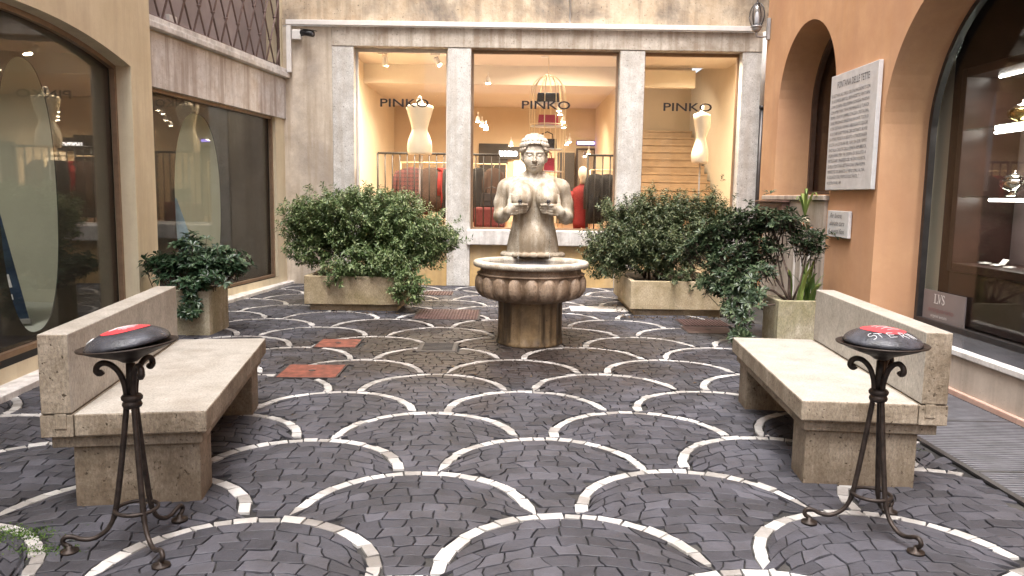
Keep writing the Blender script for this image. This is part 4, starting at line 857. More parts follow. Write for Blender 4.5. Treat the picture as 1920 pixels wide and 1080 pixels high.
# ------------------------------------------------------------------ tripod bowls
def spline(pts, n=5):
    P_ = [Vector(p) for p in pts]; out = []
    for i in range(len(P_)-1):
        a, b, c, d = P_[max(0,i-1)], P_[i], P_[i+1], P_[min(len(P_)-1,i+2)]
        for j in range(n):
            t = j/n; out.append(.5*((2*b)+(c-a)*t+(2*a-5*b+4*c-d)*t*t+(3*b-a-3*c+d)*t**3))
    return out + [P_[-1]]
def stand(loc, az, label, bowl_tilt, lid_tilt, marks):
    r = thing('bowl_stand', label, 'ashtray stand', loc, 'wrought iron bowl stands'); x = lambda rr, a, z: (rr*math.cos(a), rr*math.sin(a), z)
    prof = [(.262,.028),(.278,.036),(.285,.052),(.272,.068),(.248,.066),(.215,.052),(.18,.048),(.145,.060),(.112,.088),(.088,.135),(.076,.19),(.060,.30),(.044,.42),(.030,.54),(.022,.61),(.021,.66),(.028,.71),(.045,.755),(.072,.785),(.10,.795),(.122,.785),(.128,.765),(.116,.752),(.104,.76)]
    rs = [.010]*9 + [.012]*9 + [.012,.0125,.013,.014,.013,.012]; rs = rs[:len(prof)]
    for a in az:
        a = R(a); mb = MB(); sp3 = spline([x(q[0], a, q[1]) for q in prof], 5); mb.tube(sp3, [rs[min(len(rs)-1, i//5)] for i in range(len(sp3))], 8); leg = mb.build('leg', M['iron'], r)
        mb = MB(); mb.lathe([(.036,0),(.036,.010),(.012,.014),(.012,.03),(0,.03)], x(.262,a,0), 16); mb.build('foot', M['iron'], leg)
    mb = MB(); mb.tube([x(.083, 2*PI*i/40, .165) for i in range(40)], .0085, 8, closed=True); mb.build('ring', M['iron'], r)
    mb = MB(); mb.lathe([(.028,.60),(.036,.606),(.040,.616),(.037,.626),(.033,.63),(.041,.637),(.043,.648),(.036,.658),(.028,.66)], n=20); mb.build('collar', M['iron'], r)
    mb = MB(); mb.lathe([(.02,.66),(.018,.79)], n=12); mb.build('stem', M['iron'], r)
    T = Matrix.Translation((0,0,.80)) @ Matrix.Rotation(bowl_tilt, 4, 'Y') @ Matrix.Translation((0,0,-.80))
    mb = MB(); mb.lathe([(.03,.797),(.05,.812),(.10,.829),(.15,.847),(.180,.862),(.194,.866),(.195,.871),(.184,.872),(.16,.862),(.10,.845),(0,.838)], n=48, M=T.to_3x3().to_4x4()); b_ = mb.build('bowl', M['iron'], r)
    tl = Matrix.Translation((0,0,.872)) @ Matrix.Rotation(lid_tilt, 4, 'Y') @ Matrix.Translation((0,0,-.872))
    tr_ = Matrix.Translation(Vector((0,0,.8)) - (T.to_3x3() @ Vector((0,0,.8))))
    dome = lambda rr: .876 + .066*max(0, 1-(rr/.1665)**2)**.60
    LM = T @ tl
    pr = [(.150,.868),(.162,.867),(.167,.873)] + [(.166*math.sin(q), dome(.166*math.sin(q))) for q in [PI/2*(1-i/14) for i in range(1,15)]]; pr[-1] = (0.0, pr[-1][1])
    mb = MB(); mb.lathe(pr, n=48, mod=lambda a, i, z: 1+.006*math.sin(5*a+i)); lid = mb.build('lid', M['enamel'], r)
    lid.data.transform(LM); b_.data.transform(tr_)
    mb = MB(); n = 36; vs = []; fs = []
    for k_, rr in enumerate((.0, .03, .06, .095)):
        for j in range(n): a = 2*PI*j/n; q = rr*(1+.03*math.sin(3*a)); vs.append((q*math.cos(a), q*math.sin(a), dome(q)+.0015))
    fs = [(i*n+j, i*n+(j+1)%n, (i+1)*n+(j+1)%n, (i+1)*n+j) for i in range(3) for j in range(n)]; mb.add(vs, fs, 0, True); lb = mb.build('label', M['red_label'], lid); lb.data.transform(LM)
    mb = MB()
    for st_ in marks:
        pts = []
        for (a, b) in st_:
            pts.append((a, b))
        dens = []
        for (p, q) in zip(pts, pts[1:]):
            for i in range(4): dens.append((p[0]+(q[0]-p[0])*i/4, p[1]+(q[1]-p[1])*i/4))
        dens.append(pts[-1]); mb.tube([(a, b, dome(math.hypot(a, b))+.0018) for a, b in dens], .0011, 5)
    sc2 = mb.build('lettering', M['chalk'], lid); sc2.data.transform(LM)
    return r
def arcxy(cx, cy, r, a0, a1, n=6): return [(cx+r*math.cos(R(a0+(a1-a0)*i/n)), cy+r*math.sin(R(a0+(a1-a0)*i/n))) for i in range(n+1)]
mR = [arcxy(-.094,-.082,.011,60,270,5)+arcxy(-.09,-.103,.012,90,-120,5), [(-.083,-.080),(-.050,-.088)], [(-.066,-.084),(-.060,-.118)],
      [(-.004,-.088),(-.032,-.090),(-.026,-.124),(.004,-.120)], [(-.030,-.107),(-.004,-.106)], [(.030,-.120),(.022,-.085)], arcxy(.030,-.094,.012,140,-70,6), [(.033,-.104),(.060,-.116)], [(.052,-.080),(.085,-.108)], [(.066,-.074),(.100,-.100)],
      [(-.03,-.04),(0,-.015),(.03,-.01)], [(-.01,-.055),(.03,-.03),(.055,-.03)], [(-.04,-.01),(-.01,.02),(.03,.03)], [(-.045,.02),(-.01,.05)]]
mL = [[(-.135,-.045),(-.115,-.065)], [(-.118,-.042),(-.13,-.068)], arcxy(-.115,-.055,.009,0,330,6), [(-.10,-.06),(-.112,-.078)], [(-.145,-.03),(-.14,-.04)],
      [(-.05,-.03),(.0,-.01),(.05,-.005)], [(-.04,-.05),(-.015,-.03),(-.03,-.02)], [(.0,-.05),(.02,-.03),(.055,-.025)], [(-.045,.0),(0,.025),(.04,.03)], [(-.02,.04),(.03,.055)], [(.02,-.055),(.035,-.045)]]
stand((-1.575,3.14,0), (197,314,75), 'iron tripod bowl with a tilted dark lid, near the bench by the ochre wall', -R(5.5), -R(5), mL)
stand((1.665,3.42,0), (169,290,45), 'iron tripod bowl with a level lid scratched STERI, near the orange wall', 0, R(1.5), mR)

# ------------------------------------------------------------------ fountain
fo = thing('fountain', 'round stone fountain basin with carved lobes on a fluted pedestal', 'fountain', (FX, FY, 0)); n = 240
flute = lambda a, i, z: 1 - .06*abs(math.sin(10*a))**.75 if .03 < z < .44 else 1
mb = MB(); mb.lathe([(.335,-.01),(.338,.02),(.332,.05),(.33,.12),(.328,.25),(.328,.38),(.332,.43),(.33,.47)], n=n, mod=flute); mb.build('pedestal', M['pedestal'], fo)
def lobes(a, i, z):
    if z < .44 or z > .712: return 1
    d = abs(((a*20/(2*PI)+.5) % 1)-.5)*2; w = .76 if z < .625 else .76*math.sqrt(max(0, 1-((z-.625)/.074)**2))
    fade = min(1, (z-.44)/.05)
    if d < w: return 1 + fade*(.062*math.sqrt(max(.06, 1-(d/.78)**2))*(1 if z < .625 else max(.25, math.sqrt(max(.0, 1-((z-.625)/.076)**2)))) - .0)
    e = min(1, (d-w)/.10); return 1 - fade*.022*math.sin(PI*min(1, e*.5+.0)) + fade*.012*(1 if d > w+.14 else 0)
prof = [(.30,.438),(.36,.445),(.43,.462),(.485,.488),(.515,.518),(.532,.552),(.540,.59),(.541,.625),(.539,.655),(.538,.68),(.540,.702),(.545,.708),(.552,.715),(.552,.724),(.535,.73),(.520,.738),(.515,.752),(.515,.775),(.525,.785)]
pp_ = []
for (a0, b0), (a1, b1) in zip(prof, prof[1:]):
    nsub = max(1, int((b1-b0)/.006)) if b1 < .712 else 1
    for q in range(nsub): pp_.append((a0+(a1-a0)*q/nsub, b0+(b1-b0)*q/nsub))
prof = pp_ + [prof[-1]]
mb = MB(); mb.lathe(prof, n=480, mod=lobes); mb.build('basin', M['basin'], fo)
mb = MB(); mb.lathe([(.52,.785),(.560,.787),(.580,.792),(.588,.803),(.590,.82),(.588,.836),(.578,.846),(.555,.849),(.505,.849),(.492,.842),(.485,.82),(.46,.72),(.3,.62),(0,.60)], n=96); mb.build('rim', M['rim'], fo)
mb = MB(); mb.lathe([(.484,.812),(0,.8125)], n=64); mb.build('water', M['sill_dark'], fo)
mb = MB(); mb.box(-.12,.12,-.555,-.50,.8495,.853); mb.build('spill_plate', M['grey_paint'], fo)

# ------------------------------------------------------------------ statue: one carved body
def sculpt():
    h = .0045
    xs = np.arange(-3*h, .475, h); ys = np.arange(-.46, .275, h); zs = np.arange(-.012, 1.36, h)
    X, Y, Z = np.meshgrid(xs, ys, zs, indexing='ij'); X = X.astype(np.float32); Y = Y.astype(np.float32); Z = Z.astype(np.float32)
    AX = np.abs(X)
    Dv = np.full(X.shape, 1., np.float32)
    def sub(lo, hi, pad):
        sl = []
        for ax, arr in enumerate((xs, ys, zs)):
            a = max(0, np.searchsorted(arr, lo[ax]-pad)-1); b = min(len(arr), np.searchsorted(arr, hi[ax]+pad)+1); sl.append(slice(a, max(b, a+1)))
        return tuple(sl)
    def smin(a, b, k):
        if k <= 0: return np.minimum(a, b)
        t = np.clip(.5+.5*(b-a)/k, 0, 1); return b*(1-t)+a*t - k*t*(1-t)
    def put(fn, lo, hi, k, op='add'):
        s = sub(lo, hi, k+.06); d = fn(AX[s], Y[s], Z[s])
        if op == 'add': Dv[s] = smin(Dv[s], d, k)
        else: Dv[s] = -smin(-Dv[s], d, k)
    def ell(c, r, k=.03, op='add', D=None):
        c = np.array(c); r = np.array(r)
        def fn(x, y, z):
            q = np.sqrt(((x-c[0])/r[0])**2+((y-c[1])/r[1])**2+((z-c[2])/r[2])**2)
            q1 = np.sqrt(((x-c[0])/r[0]**2)**2+((y-c[1])/r[1]**2)**2+((z-c[2])/r[2]**2)**2)+1e-6
            return q*(q-1)/q1
        put(fn, c-r, c+r, k, op)
    def cone(a, b, ra, rb, k=.03):
        a, b = np.array(a, float), np.array(b, float); ba = b-a; L2 = float(ba@ba)
        def fn(x, y, z):
            t = np.clip(((x-a[0])*ba[0]+(y-a[1])*ba[1]+(z-a[2])*ba[2])/L2, 0, 1)
            return np.sqrt((x-a[0]-ba[0]*t)**2+(y-a[1]-ba[1]*t)**2+(z-a[2]-ba[2]*t)**2) - (ra+(rb-ra)*t)
        m = max(ra, rb); put(fn, np.minimum(a, b)-m, np.maximum(a, b)+m, k)
    # trunk
    pz = [-.02,0,.04,.15,.28,.38,.46,.54,.62,.70,.77,.83,.88]
    pw = [.300,.298,.290,.278,.250,.226,.220,.230,.250,.270,.262,.19,.10]
    pd = [.20,.20,.19,.178,.165,.158,.160,.168,.178,.176,.155,.12,.09]
    def trunk(x, y, z):
        w = np.interp(z, pz, pw); d = np.interp(z, pz, pd); yc = np.interp(z, [0,.3,.6,.9], [0,-.005,.01,.02])
        q = np.sqrt((x/w)**2+((y-yc)/d)**2); dd = (q-1)*np.minimum(w, d)
        return np.maximum(dd, np.maximum(z-.87, -.012-z))
    put(trunk, np.array([-.4,-.3,-.02]), np.array([.4,.3,.9]), .02)
    cone((0,.025,.755), (.285,.02,.735), .095, .090, .05)
    cone((.05,.03,.88), (.27,.025,.785), .055, .055, .06)
    cone((0,.03,.82), (0,.005,1.0), .088, .080, .05)
    cone((.02,-.075,.815), (.20,-.055,.825), .018, .014, .04)      # collar bones
    # sterno ridges
    cone((.02,-.085,.82), (.075,-.01,.98), .016, .014, .03)
    # breasts
    ell((.145,-.130,.625), (.130,.180,.138), .018); ell((.145,-.12,.70), (.12,.11,.12), .06)
    # belly
    ell((0,-.10,.19), (.17,.10,.14), .08)
    # arms
    cone((.300,.02,.735), (.350,.03,.58), .098, .082, .04); cone((.350,.03,.58), (.358,-.01,.43), .082, .072, .03)
    cone((.358,-.01,.43), (.325,-.19,.445), .076, .066, .03); cone((.325,-.19,.445), (.278,-.30,.49), .064, .045, .03)
    bs = lambda x, z: -.130 - .180*math.sqrt(max(.03, 1-((x-.145)/.130)**2-((z-.625)/.138)**2))
    # palm, thumb, four fingers closed round the breast
    cone((.278,-.30,.495), (.236,-.315,.53), .044, .034, .025); ell((.248,-.305,.515), (.052,.040,.058), .02)
    cone((.262,-.290,.535), (.262,-.270,.60), .025, .022, .015); cone((.262,-.270,.60), (.250,-.262,.665), .021, .016, .008)
    for kz, tz, kx, tx in ((.556,.562,.232,.078),(.524,.536,.230,.070),(.494,.509,.234,.076),(.466,.486,.242,.090)):
        m1, m2 = (kx*.62+tx*.38), (kx*.3+tx*.7)
        P_ = [(kx, -.322, kz), (m1, min(bs(m1, kz*.5+tz*.5), -.262)-.008, kz*.6+tz*.4), (m2, min(bs(m2, tz), -.255)-.008, kz*.3+tz*.7+.002), (tx, min(bs(tx, tz), -.225)-.002, tz)]
        for i in range(3): cone(P_[i], P_[i+1], (.020,.0185,.0165)[i], (.0185,.0165,.0135)[i], .004)
    # head
    ell((0,.035,1.155), (.132,.165,.15), .03); ell((0,-.045,1.065), (.114,.105,.145), .04); ell((0,-.055,.972), (.074,.078,.062), .03); ell((0,-.108,.935), (.030,.028,.026), .025)
    cone((.045,.0,.985), (.098,.02,1.05), .035, .04, .03)
    ell((.062,-.095,1.02), (.045,.045,.05), .03)                  # cheek
    ell((.050,-.158,1.088), (.034,.026,.022), .018, 'cut')        # socket
    cone((.014,-.142,1.118), (.085,-.118,1.122), .012, .010, .014)  # brow
    ell((.049,-.124,1.086), (.026,.020,.0165), .004)              # eye
    cone((.022,-.141,1.095), (.076,-.128,1.094), .0055, .0045, .004); cone((.024,-.139,1.074), (.074,-.127,1.074), .0045, .004, .004)
    cone((0,-.146,1.11), (0,-.176,1.034), .013, .019, .012); ell((0,-.178,1.030), (.019,.018,.015), .008); ell((.018,-.160,1.026), (.013,.014,.012), .008)
    ell((0,-.148,.988), (.036,.014,.0085), .006); ell((0,-.147,.970), (.029,.015,.010), .005); cone((.004,-.160,.979), (.042,-.142,.979), .0001, .0001, 0)
    def slit(x, y, z): return np.sqrt(((x)/.040)**2+((y+.165)/.014)**2+((z-.9785)/.0022)**2)*.0022-.0022
    put(slit, np.array([-.04,-.18,.97]), np.array([.04,-.14,.99]), .002, 'cut')
    ell((.132,.01,1.065), (.016,.026,.042), .012)                 # ear
    # hem of carved leaves at the base
    def hem(x, y, z):
        a = np.arctan2(y/.2, x/.305); rr = np.sqrt((x/.312)**2+(y/.205)**2); b = .011*np.abs(np.sin(11*a)); return np.sqrt(((rr-1)*.2)**2+(z-.018)**2) - (.020+b)
    put(hem, np.array([-.4,-.3,0]), np.array([.4,.3,.06]), .012)
    body = Dv.copy()
    # hair: rows of short plaits
    Hx = AX; Hy = Y-.035; Hz = Z-1.175
    rr = np.sqrt((Hx/.157)**2+(Hy/.185)**2+(Hz/.155)**2)
    az = np.arctan2(Hx, -Hy+.02); el = np.arctan2(Hz+.05, np.sqrt(Hx**2+Hy**2))
    tier = np.abs(np.sin(el*9.5+.4)); pl = np.abs(np.sin(az*13 + 1.5*np.floor((el*9.5+.4)/PI)))
    dh = (rr-1)*.15 - .017*np.sqrt(tier*pl) + .007
    limit = np.where(Y < .0, 1.195 - .62*np.maximum(0, AX-.055) - .0*AX, 1.02)   # hairline dips to the ears
    hl = np.clip(1.205 - 1.6*np.maximum(0, AX-.07)**1.0, 1.0, 1.3)
    dh = np.maximum(dh, (hl - Z)*.6 - np.maximum(0, Y+.005)*1.2); dh = np.maximum(dh, (1.0-Z))
    return xs, ys, zs, h, body, dh.astype(np.float32)
def surface_net(xs, ys, zs, h, D):
    """mirror the half field over x=0 and extract its zero surface"""
    i0 = np.argmin(np.abs(xs)); pos = D[i0:]; D = np.concatenate([pos[:0:-1], pos], 0); ox = -xs[i0:][-1]
    D = np.pad(D, 1, constant_values=1.); o = np.array([ox-h, ys[0]-h, zs[0]-h])
    S = D < 0; nx, ny, nz = D.shape
    c = np.zeros((nx-1, ny-1, nz-1), np.int8)
    for dx in (0,1):
        for dy in (0,1):
            for dz in (0,1): c += S[dx:nx-1+dx, dy:ny-1+dy, dz:nz-1+dz]
    act = np.argwhere((c > 0) & (c < 8)); idx = np.full(c.shape, -1, np.int64); idx[tuple(act.T)] = np.arange(len(act))
    acc = np.zeros((len(act), 3)); cnt = np.zeros(len(act)); I, J, K = act.T
    for ax in range(3):
        e = [0,0,0]; e[ax] = 1; oth = [k for k in range(3) if k != ax]
        for a in (0,1):
            for b in (0,1):
                s = [0,0,0]; s[oth[0]] = a; s[oth[1]] = b
                d0 = D[I+s[0], J+s[1], K+s[2]]; d1 = D[I+s[0]+e[0], J+s[1]+e[1], K+s[2]+e[2]]
                m = (d0 < 0) != (d1 < 0); t = d0/np.where(m, d0-d1, 1)
                p = np.zeros((len(act), 3)); p[:, oth[0]] = a; p[:, oth[1]] = b; p[:, ax] = t
                acc[m] += p[m]; cnt[m] += 1
    V = o + (act + acc/np.maximum(cnt, 1)[:, None])*h; F = []
    for ax in range(3):
        e = [0,0,0]; e[ax] = 1
        sl0 = tuple(slice(0, n-1) if k == ax else slice(1, n-1) for k, n in enumerate((nx,ny,nz))); sl1 = tuple(slice(1, n) if k == ax else slice(1, n-1) for k, n in enumerate((nx,ny,nz)))
        cr = np.argwhere(S[sl0] != S[sl1]); offs = np.array([0 if k == ax else 1 for k in range(3)]); q = cr+offs
        b, cc = [(ax+1) % 3, (ax+2) % 3]; eb = np.eye(3, dtype=int)[b]; ec = np.eye(3, dtype=int)[cc]
        quad = [idx[tuple((q-eb*i-ec*j).T)] for i, j in ((1,1),(0,1),(0,0),(1,0))]; quad = np.stack(quad, 1)
        flip = S[tuple(q.T)] == False; quad[flip] = quad[flip][:, ::-1]
        F.append(quad)
    F = np.concatenate(F); F = F[(F >= 0).all(1)]; return V, F
def mesh_np(V, F, name, mat, parent, loc=None):
    me = bpy.data.meshes.new(name); me.vertices.add(len(V)); me.vertices.foreach_set('co', V.astype(np.float32).ravel()); me.loops.add(F.size); me.loops.foreach_set('vertex_index', F.astype(np.int32).ravel())
    me.polygons.add(len(F)); me.polygons.foreach_set('loop_start', np.arange(0, F.size, F.shape[1], dtype=np.int32)); me.polygons.foreach_set('use_smooth', np.ones(len(F), bool)); me.materials.append(mat); me.update(); me.validate()
    o = bpy.data.objects.new(name, me); C.objects.link(o); o.parent = parent
    return o
SX, SY, SZ = .222, 8.52, .848
sta = thing('statue', 'pale stone bust of a woman holding her breasts, standing behind the fountain basin', 'statue', (SX, SY, SZ))
xs, ys, zs, h_, body, hair = sculpt()
V, F = surface_net(xs, ys, zs, h_, body); so = mesh_np(V, F, 'body', M['statue'], sta); sm = so.modifiers.new('smooth', 'SMOOTH'); sm.factor = .4; sm.iterations = 1
V, F = surface_net(xs, ys, zs, h_, hair); mesh_np(V, F, 'hair', M['statue'], sta)
mb = MB(); mb.box(-.33,.33,-.16,.30,-.855,-.012); mb.build('plinth', M['statue'], sta, bevel=.01)
for s in (-1, 1):
    mb = MB(); mb.lathe([(.024,0),(.022,.012),(.012,.020),(.012,.034),(.006,.036),(.004,.026)], (s*.150,-.298,.60), 16, M=Matrix.Rotation(R(98), 3, 'X')); mb.build('spout', M['cast_iron'], sta)
    mb = MB(); mb.tube([(s*.150,-.325+.0-.0, .595)] + [(s*(.150+.002*i), -.330-.013*i, .595-.0095*i*i) for i in range(1, 9)], .0035, 6); mb.build('water_jet', M['water'], sta)

# ------------------------------------------------------------------ planters and plants
def planter(x0, x1, y0, y1, z0, z1, mat, label, foot=True, wall=.06):
    r = thing('planter', label, 'planter', ((x0+x1)/2, (y0+y1)/2, 0)); mb = MB()
    mb.box(x0,x1,y0,y0+wall,z0,z1); mb.box(x0,x1,y1-wall,y1,z0,z1); mb.box(x0,x0+wall,y0+wall+.001,y1-wall-.001,z0,z1); mb.box(x1-wall,x1,y0+wall+.001,y1-wall-.001,z0,z1); BP(mb, 'box', mat, r, bevel=.007)
    mb = MB(); mb.box(x0+wall,x1-wall,y0+wall,y1-wall,z0,z1-.05); BP(mb, 'soil', M['soil'], r)
    if foot: mb = MB(); mb.box(x0+.06,x1-.06,y0+.06,y1-.06,-.01,z0-.003); BP(mb, 'base', mat, r, bevel=.005)
    return r
planter(-2.67,-1.42,9.85,11.45,.082,.447,M['planter'],'big stone planter beside the wide studded cover, under the green nandina'); planter(1.52,2.75,9.82,11.5,.082,.447,M['planter'],'big stone planter in front of the third boutique window, under the olive green bush')
planter(-3.70,-3.16,8.0,8.54,-.01,.47,M['mossy'],'small mossy square planter behind the stone bench by the ochre wall', False); planter(2.75,3.27,7.9,8.38,-.01,.47,M['mossy'],'small mossy square planter behind the stone bench by the orange wall', False)

def leaf(mb_v, mb_f, p, d, nrm, L, W, fold=.25, tip=.5):
    """one folded leaf: base, two sides, tip"""
    sd = d.cross(nrm)
    if sd.length < 1e-5: sd = d.orthogonal()
    sd.normalize(); n = sd.cross(d).normalized(); o = len(mb_v)
    m = p + d*(L*tip)
    mb_v += [p, m+sd*(W/2)+n*(W*fold), p+d*L-n*(L*.08), m-sd*(W/2)+n*(W*fold), m]
    mb_f += [(o,o+4,o+1), (o+4,o+2,o+1), (o,o+3,o+4), (o+4,o+3,o+2)]
def rv(): 
    v = Vector((random.gauss(0,1), random.gauss(0,1), random.gauss(0,1))); return v.normalized()
def bush(name, label, blobs, base, mat, n_twigs, per, L, W, stems, hang=(), upness=.35, seed=1, whorl=False, gap=.0):
    random.seed(seed); r = thing(name, label, 'bush', base); V, Fc = [], []; tw = MB(); B = Vector(base)
    tot = sum(b[1][0]*b[1][1]*b[1][2] for b in blobs)
    for (c, rad, wgt) in [(Vector(b[0]), Vector(b[1]), b[1][0]*b[1][1]*b[1][2]) for b in blobs]:
        for _ in range(int(n_twigs*wgt/tot)+1):
            dr = rv(); rr = random.uniform(.25, 1)**.45*(1+random.gauss(0,.07)); lump = 1+.16*math.sin(dr.x*7+c.x*3)*math.sin(dr.z*6+1)+.1*math.sin(dr.y*9)
            tipp = c + Vector((dr.x*rad.x, dr.y*rad.y, dr.z*rad.z))*rr*lump
            if random.random() < .07: tipp = tipp + dr*random.uniform(.05,.16) + Vector((0,0,random.uniform(0,.06)))
            if tipp.z < .03: tipp.z = random.uniform(.03,.1)
            out = (tipp - (B*.5+c*.5)); out.normalize(); ax = (out + Vector((0,0,upness)) + rv()*.45).normalized()
            if whorl:
                for i in range(per):
                    a = 2*PI*i/per*1.0 + random.uniform(-.25,.25); o1 = ax.orthogonal().normalized(); o2 = ax.cross(o1); rad_ = o1*math.cos(a)+o2*math.sin(a)
                    el = random.uniform(-.15,.75); d = (rad_*math.cos(el)+ax*math.sin(el)).normalized(); d.z -= .12; d.normalize()
                    leaf(V, Fc, tipp+rad_*.006-B, d, (ax-d*.2).normalized(), L*random.uniform(.65,1.1), W*random.uniform(.8,1.15), .18, .62)
                if random.random() < .5: tw.tube([tipp-B, tipp-ax*.16-B+rv()*.02], [.003,.005], 5)
            else:
                ln = random.uniform(.09,.20)
                for i in range(per):
                    t = i/per; p = tipp - ax*ln*(1-t); a = i*2.4+random.uniform(-.4,.4); o1 = ax.orthogonal().normalized(); o2 = ax.cross(o1)
                    d = (ax*.55 + o1*math.cos(a) + o2*math.sin(a)); d.z -= .15; d.normalize(); nr = (Vector((0,0,1))+rv()*.5).normalized()
                    leaf(V, Fc, p-B, d, nr, L*random.uniform(.4,1.25), W*random.uniform(.65,1.25), .15)
                if random.random() < .35: tw.tube([tipp-B, tipp-ax*ln-B], [.0015,.0025], 4)
    me = MB(); me.add(V, Fc); fo_ = me.build('foliage', mat, r, fix=False)
    for (pts, r0) in stems:
        pts = [Vector(p)-B for p in pts]; k_ = len(pts); tw.tube(pts, [r0*(1-.65*i/(k_-1)) for i in range(k_)], 7)
    tw.build('stems', M['bark'], r, fix=False); return r
def fan(base, tips, r0, seed=3):
    random.seed(seed); out = []
    for t in tips:
        b = Vector(base)+Vector((random.uniform(-.25,.25),random.uniform(-.3,.3),0)); t = Vector(t); m = b.lerp(t,.45)+Vector((random.uniform(-.08,.08),random.uniform(-.08,.08),.08)); m2 = b.lerp(t,.75)+rv()*.06; out.append(([b,m,m2,t], r0*random.uniform(.6,1)))
    return out
T1 = [(-2.9,10.4,1.2),(-2.6,10.5,1.45),(-2.2,10.6,1.5),(-1.8,10.6,1.45),(-1.4,10.5,1.2),(-1.0,10.4,.95),(-2.2,10.2,1.1),(-1.8,10.1,1.0),(-1.2,10.0,.6),(-2.6,10.1,.8)]
bush('nandina_bush', 'broad bright green bush spilling over the planter beside the fountain', [((-2.15,10.6,1.12),(.85,.62,.50)),((-1.35,10.45,.92),(.68,.55,.40)),((-2.75,10.45,1.15),(.42,.45,.32)),((-1.75,9.95,.62),(.62,.28,.22)),((-1.28,9.72,.35),(.26,.22,.26)),((-2.75,10.3,.78),(.34,.35,.2)),((-1.72,10.9,1.38),(.52,.35,.22)),((-2.3,9.85,.5),(.28,.18,.16))],
     (-2.05,10.6,.40), M['leaf_bright'], 3100, 17, .066, .027, fan((-2.05,10.6,.4), T1, .022), upness=.4, seed=11)
T2 = [(1.2,10.4,1.1),(1.5,10.5,1.4),(1.9,10.6,1.5),(2.3,10.6,1.5),(2.7,10.5,1.4),(2.9,10.3,1.1),(1.4,10.2,.8),(2.0,10.1,1.0),(2.5,10.1,.9)]
bush('azalea_bush', 'dense olive green bush filling the planter before the third boutique window', [((1.75,10.6,1.12),(.62,.55,.42)),((2.4,10.6,1.15),(.60,.52,.42)),((1.32,10.4,.85),(.40,.45,.32)),((2.0,10.15,.85),(.70,.35,.33)),((2.75,10.55,1.35),(.24,.28,.32)),((2.0,10.7,1.48),(.42,.3,.2)),((1.2,10.3,.6),(.28,.3,.16)),((2.3,9.85,.50),(.30,.14,.15)),((1.32,10.6,1.38),(.22,.22,.14))],
     (2.1,10.6,.40), M['leaf_olive'], 3300, 16, .052, .024, fan((2.1,10.6,.4), T2, .022, 5), upness=.35, seed=12)
def blob(px, py, Y, r): p = at(px, py, Y); return (tuple(p), (r[0], r[1], r[2]))
Bp = Vector((2.95,8.12,.42))
cl = [blob(1300,468,8.5,(.17,.2,.13)), blob(1340,445,8.5,(.22,.25,.17)), blob(1395,425,8.4,(.24,.25,.17)), blob(1455,415,8.3,(.25,.22,.14)), blob(1515,450,8.2,(.20,.2,.14)), blob(1535,478,8.1,(.08,.1,.08)), blob(1370,490,8.3,(.27,.25,.18)), blob(1425,470,8.3,(.22,.22,.14)), blob(1350,530,8.2,(.22,.2,.14)), blob(1395,540,8.0,(.20,.2,.14)), blob(1372,570,7.9,(.11,.12,.09)), blob(1392,598,7.7,(.11,.12,.10)), blob(1388,630,7.4,(.11,.12,.05)), blob(1435,505,8.1,(.12,.15,.08)), blob(1410,560,7.8,(.10,.12,.10))]
sm_ = [([Bp, Bp+Vector((-.02,0,.12)), at(1480,520,8.1), at(1450,430,8.3)], .022), ([Bp, at(1470,545,8.1), at(1440,500,8.2), at(1400,440,8.4)], .020), ([Bp+Vector((.02,.02,0)), at(1500,530,8.1), at(1515,465,8.2)], .014), ([Bp, at(1450,545,8.05), at(1410,535,8.0), at(1360,500,8.3)], .018), ([Bp, at(1440,572,7.95), at(1405,575,7.8), at(1385,610,7.6)], .012), ([at(1470,545,8.1), at(1455,470,8.3), at(1470,420,8.3)], .010)]
bush('rhododendron', 'dark leafy shrub with bare crooked branches growing from the small planter by the orange wall', cl, tuple(Bp), M['leaf_dark'], 880, 10, .088, .030, sm_, upness=.6, seed=13, whorl=True)
Bq = Vector((-3.42,8.27,.42))
cl = [blob(320,500,8.3,(.26,.22,.11)), blob(385,490,8.2,(.26,.24,.11)), blob(430,500,8.2,(.20,.2,.10)), blob(360,465,8.3,(.12,.12,.12)), blob(357,448,8.3,(.06,.06,.05)), blob(300,495,8.4,(.12,.14,.10)), blob(420,475,8.3,(.13,.12,.06)), blob(358,540,7.95,(.13,.08,.10)), blob(355,575,7.92,(.10,.06,.13)), blob(395,525,7.98,(.16,.08,.07))]
sm_ = [([Bq, Bq+Vector((.03,0,.15)), at(360,460,8.3)], .016), ([Bq, at(380,520,8.2), at(425,490,8.2)], .013), ([Bq, at(330,520,8.3), at(305,495,8.4)], .013), ([Bq+Vector((.1,-.1,0)), at(370,535,8.0), at(355,580,7.93)], .010)]
bush('pittosporum', 'low dark green glossy shrub in the small planter beside the bench by the ochre wall', cl, tuple(Bq), M['leaf_pitt'], 400, 11, .095, .036, sm_, upness=1.0, seed=14, whorl=True)
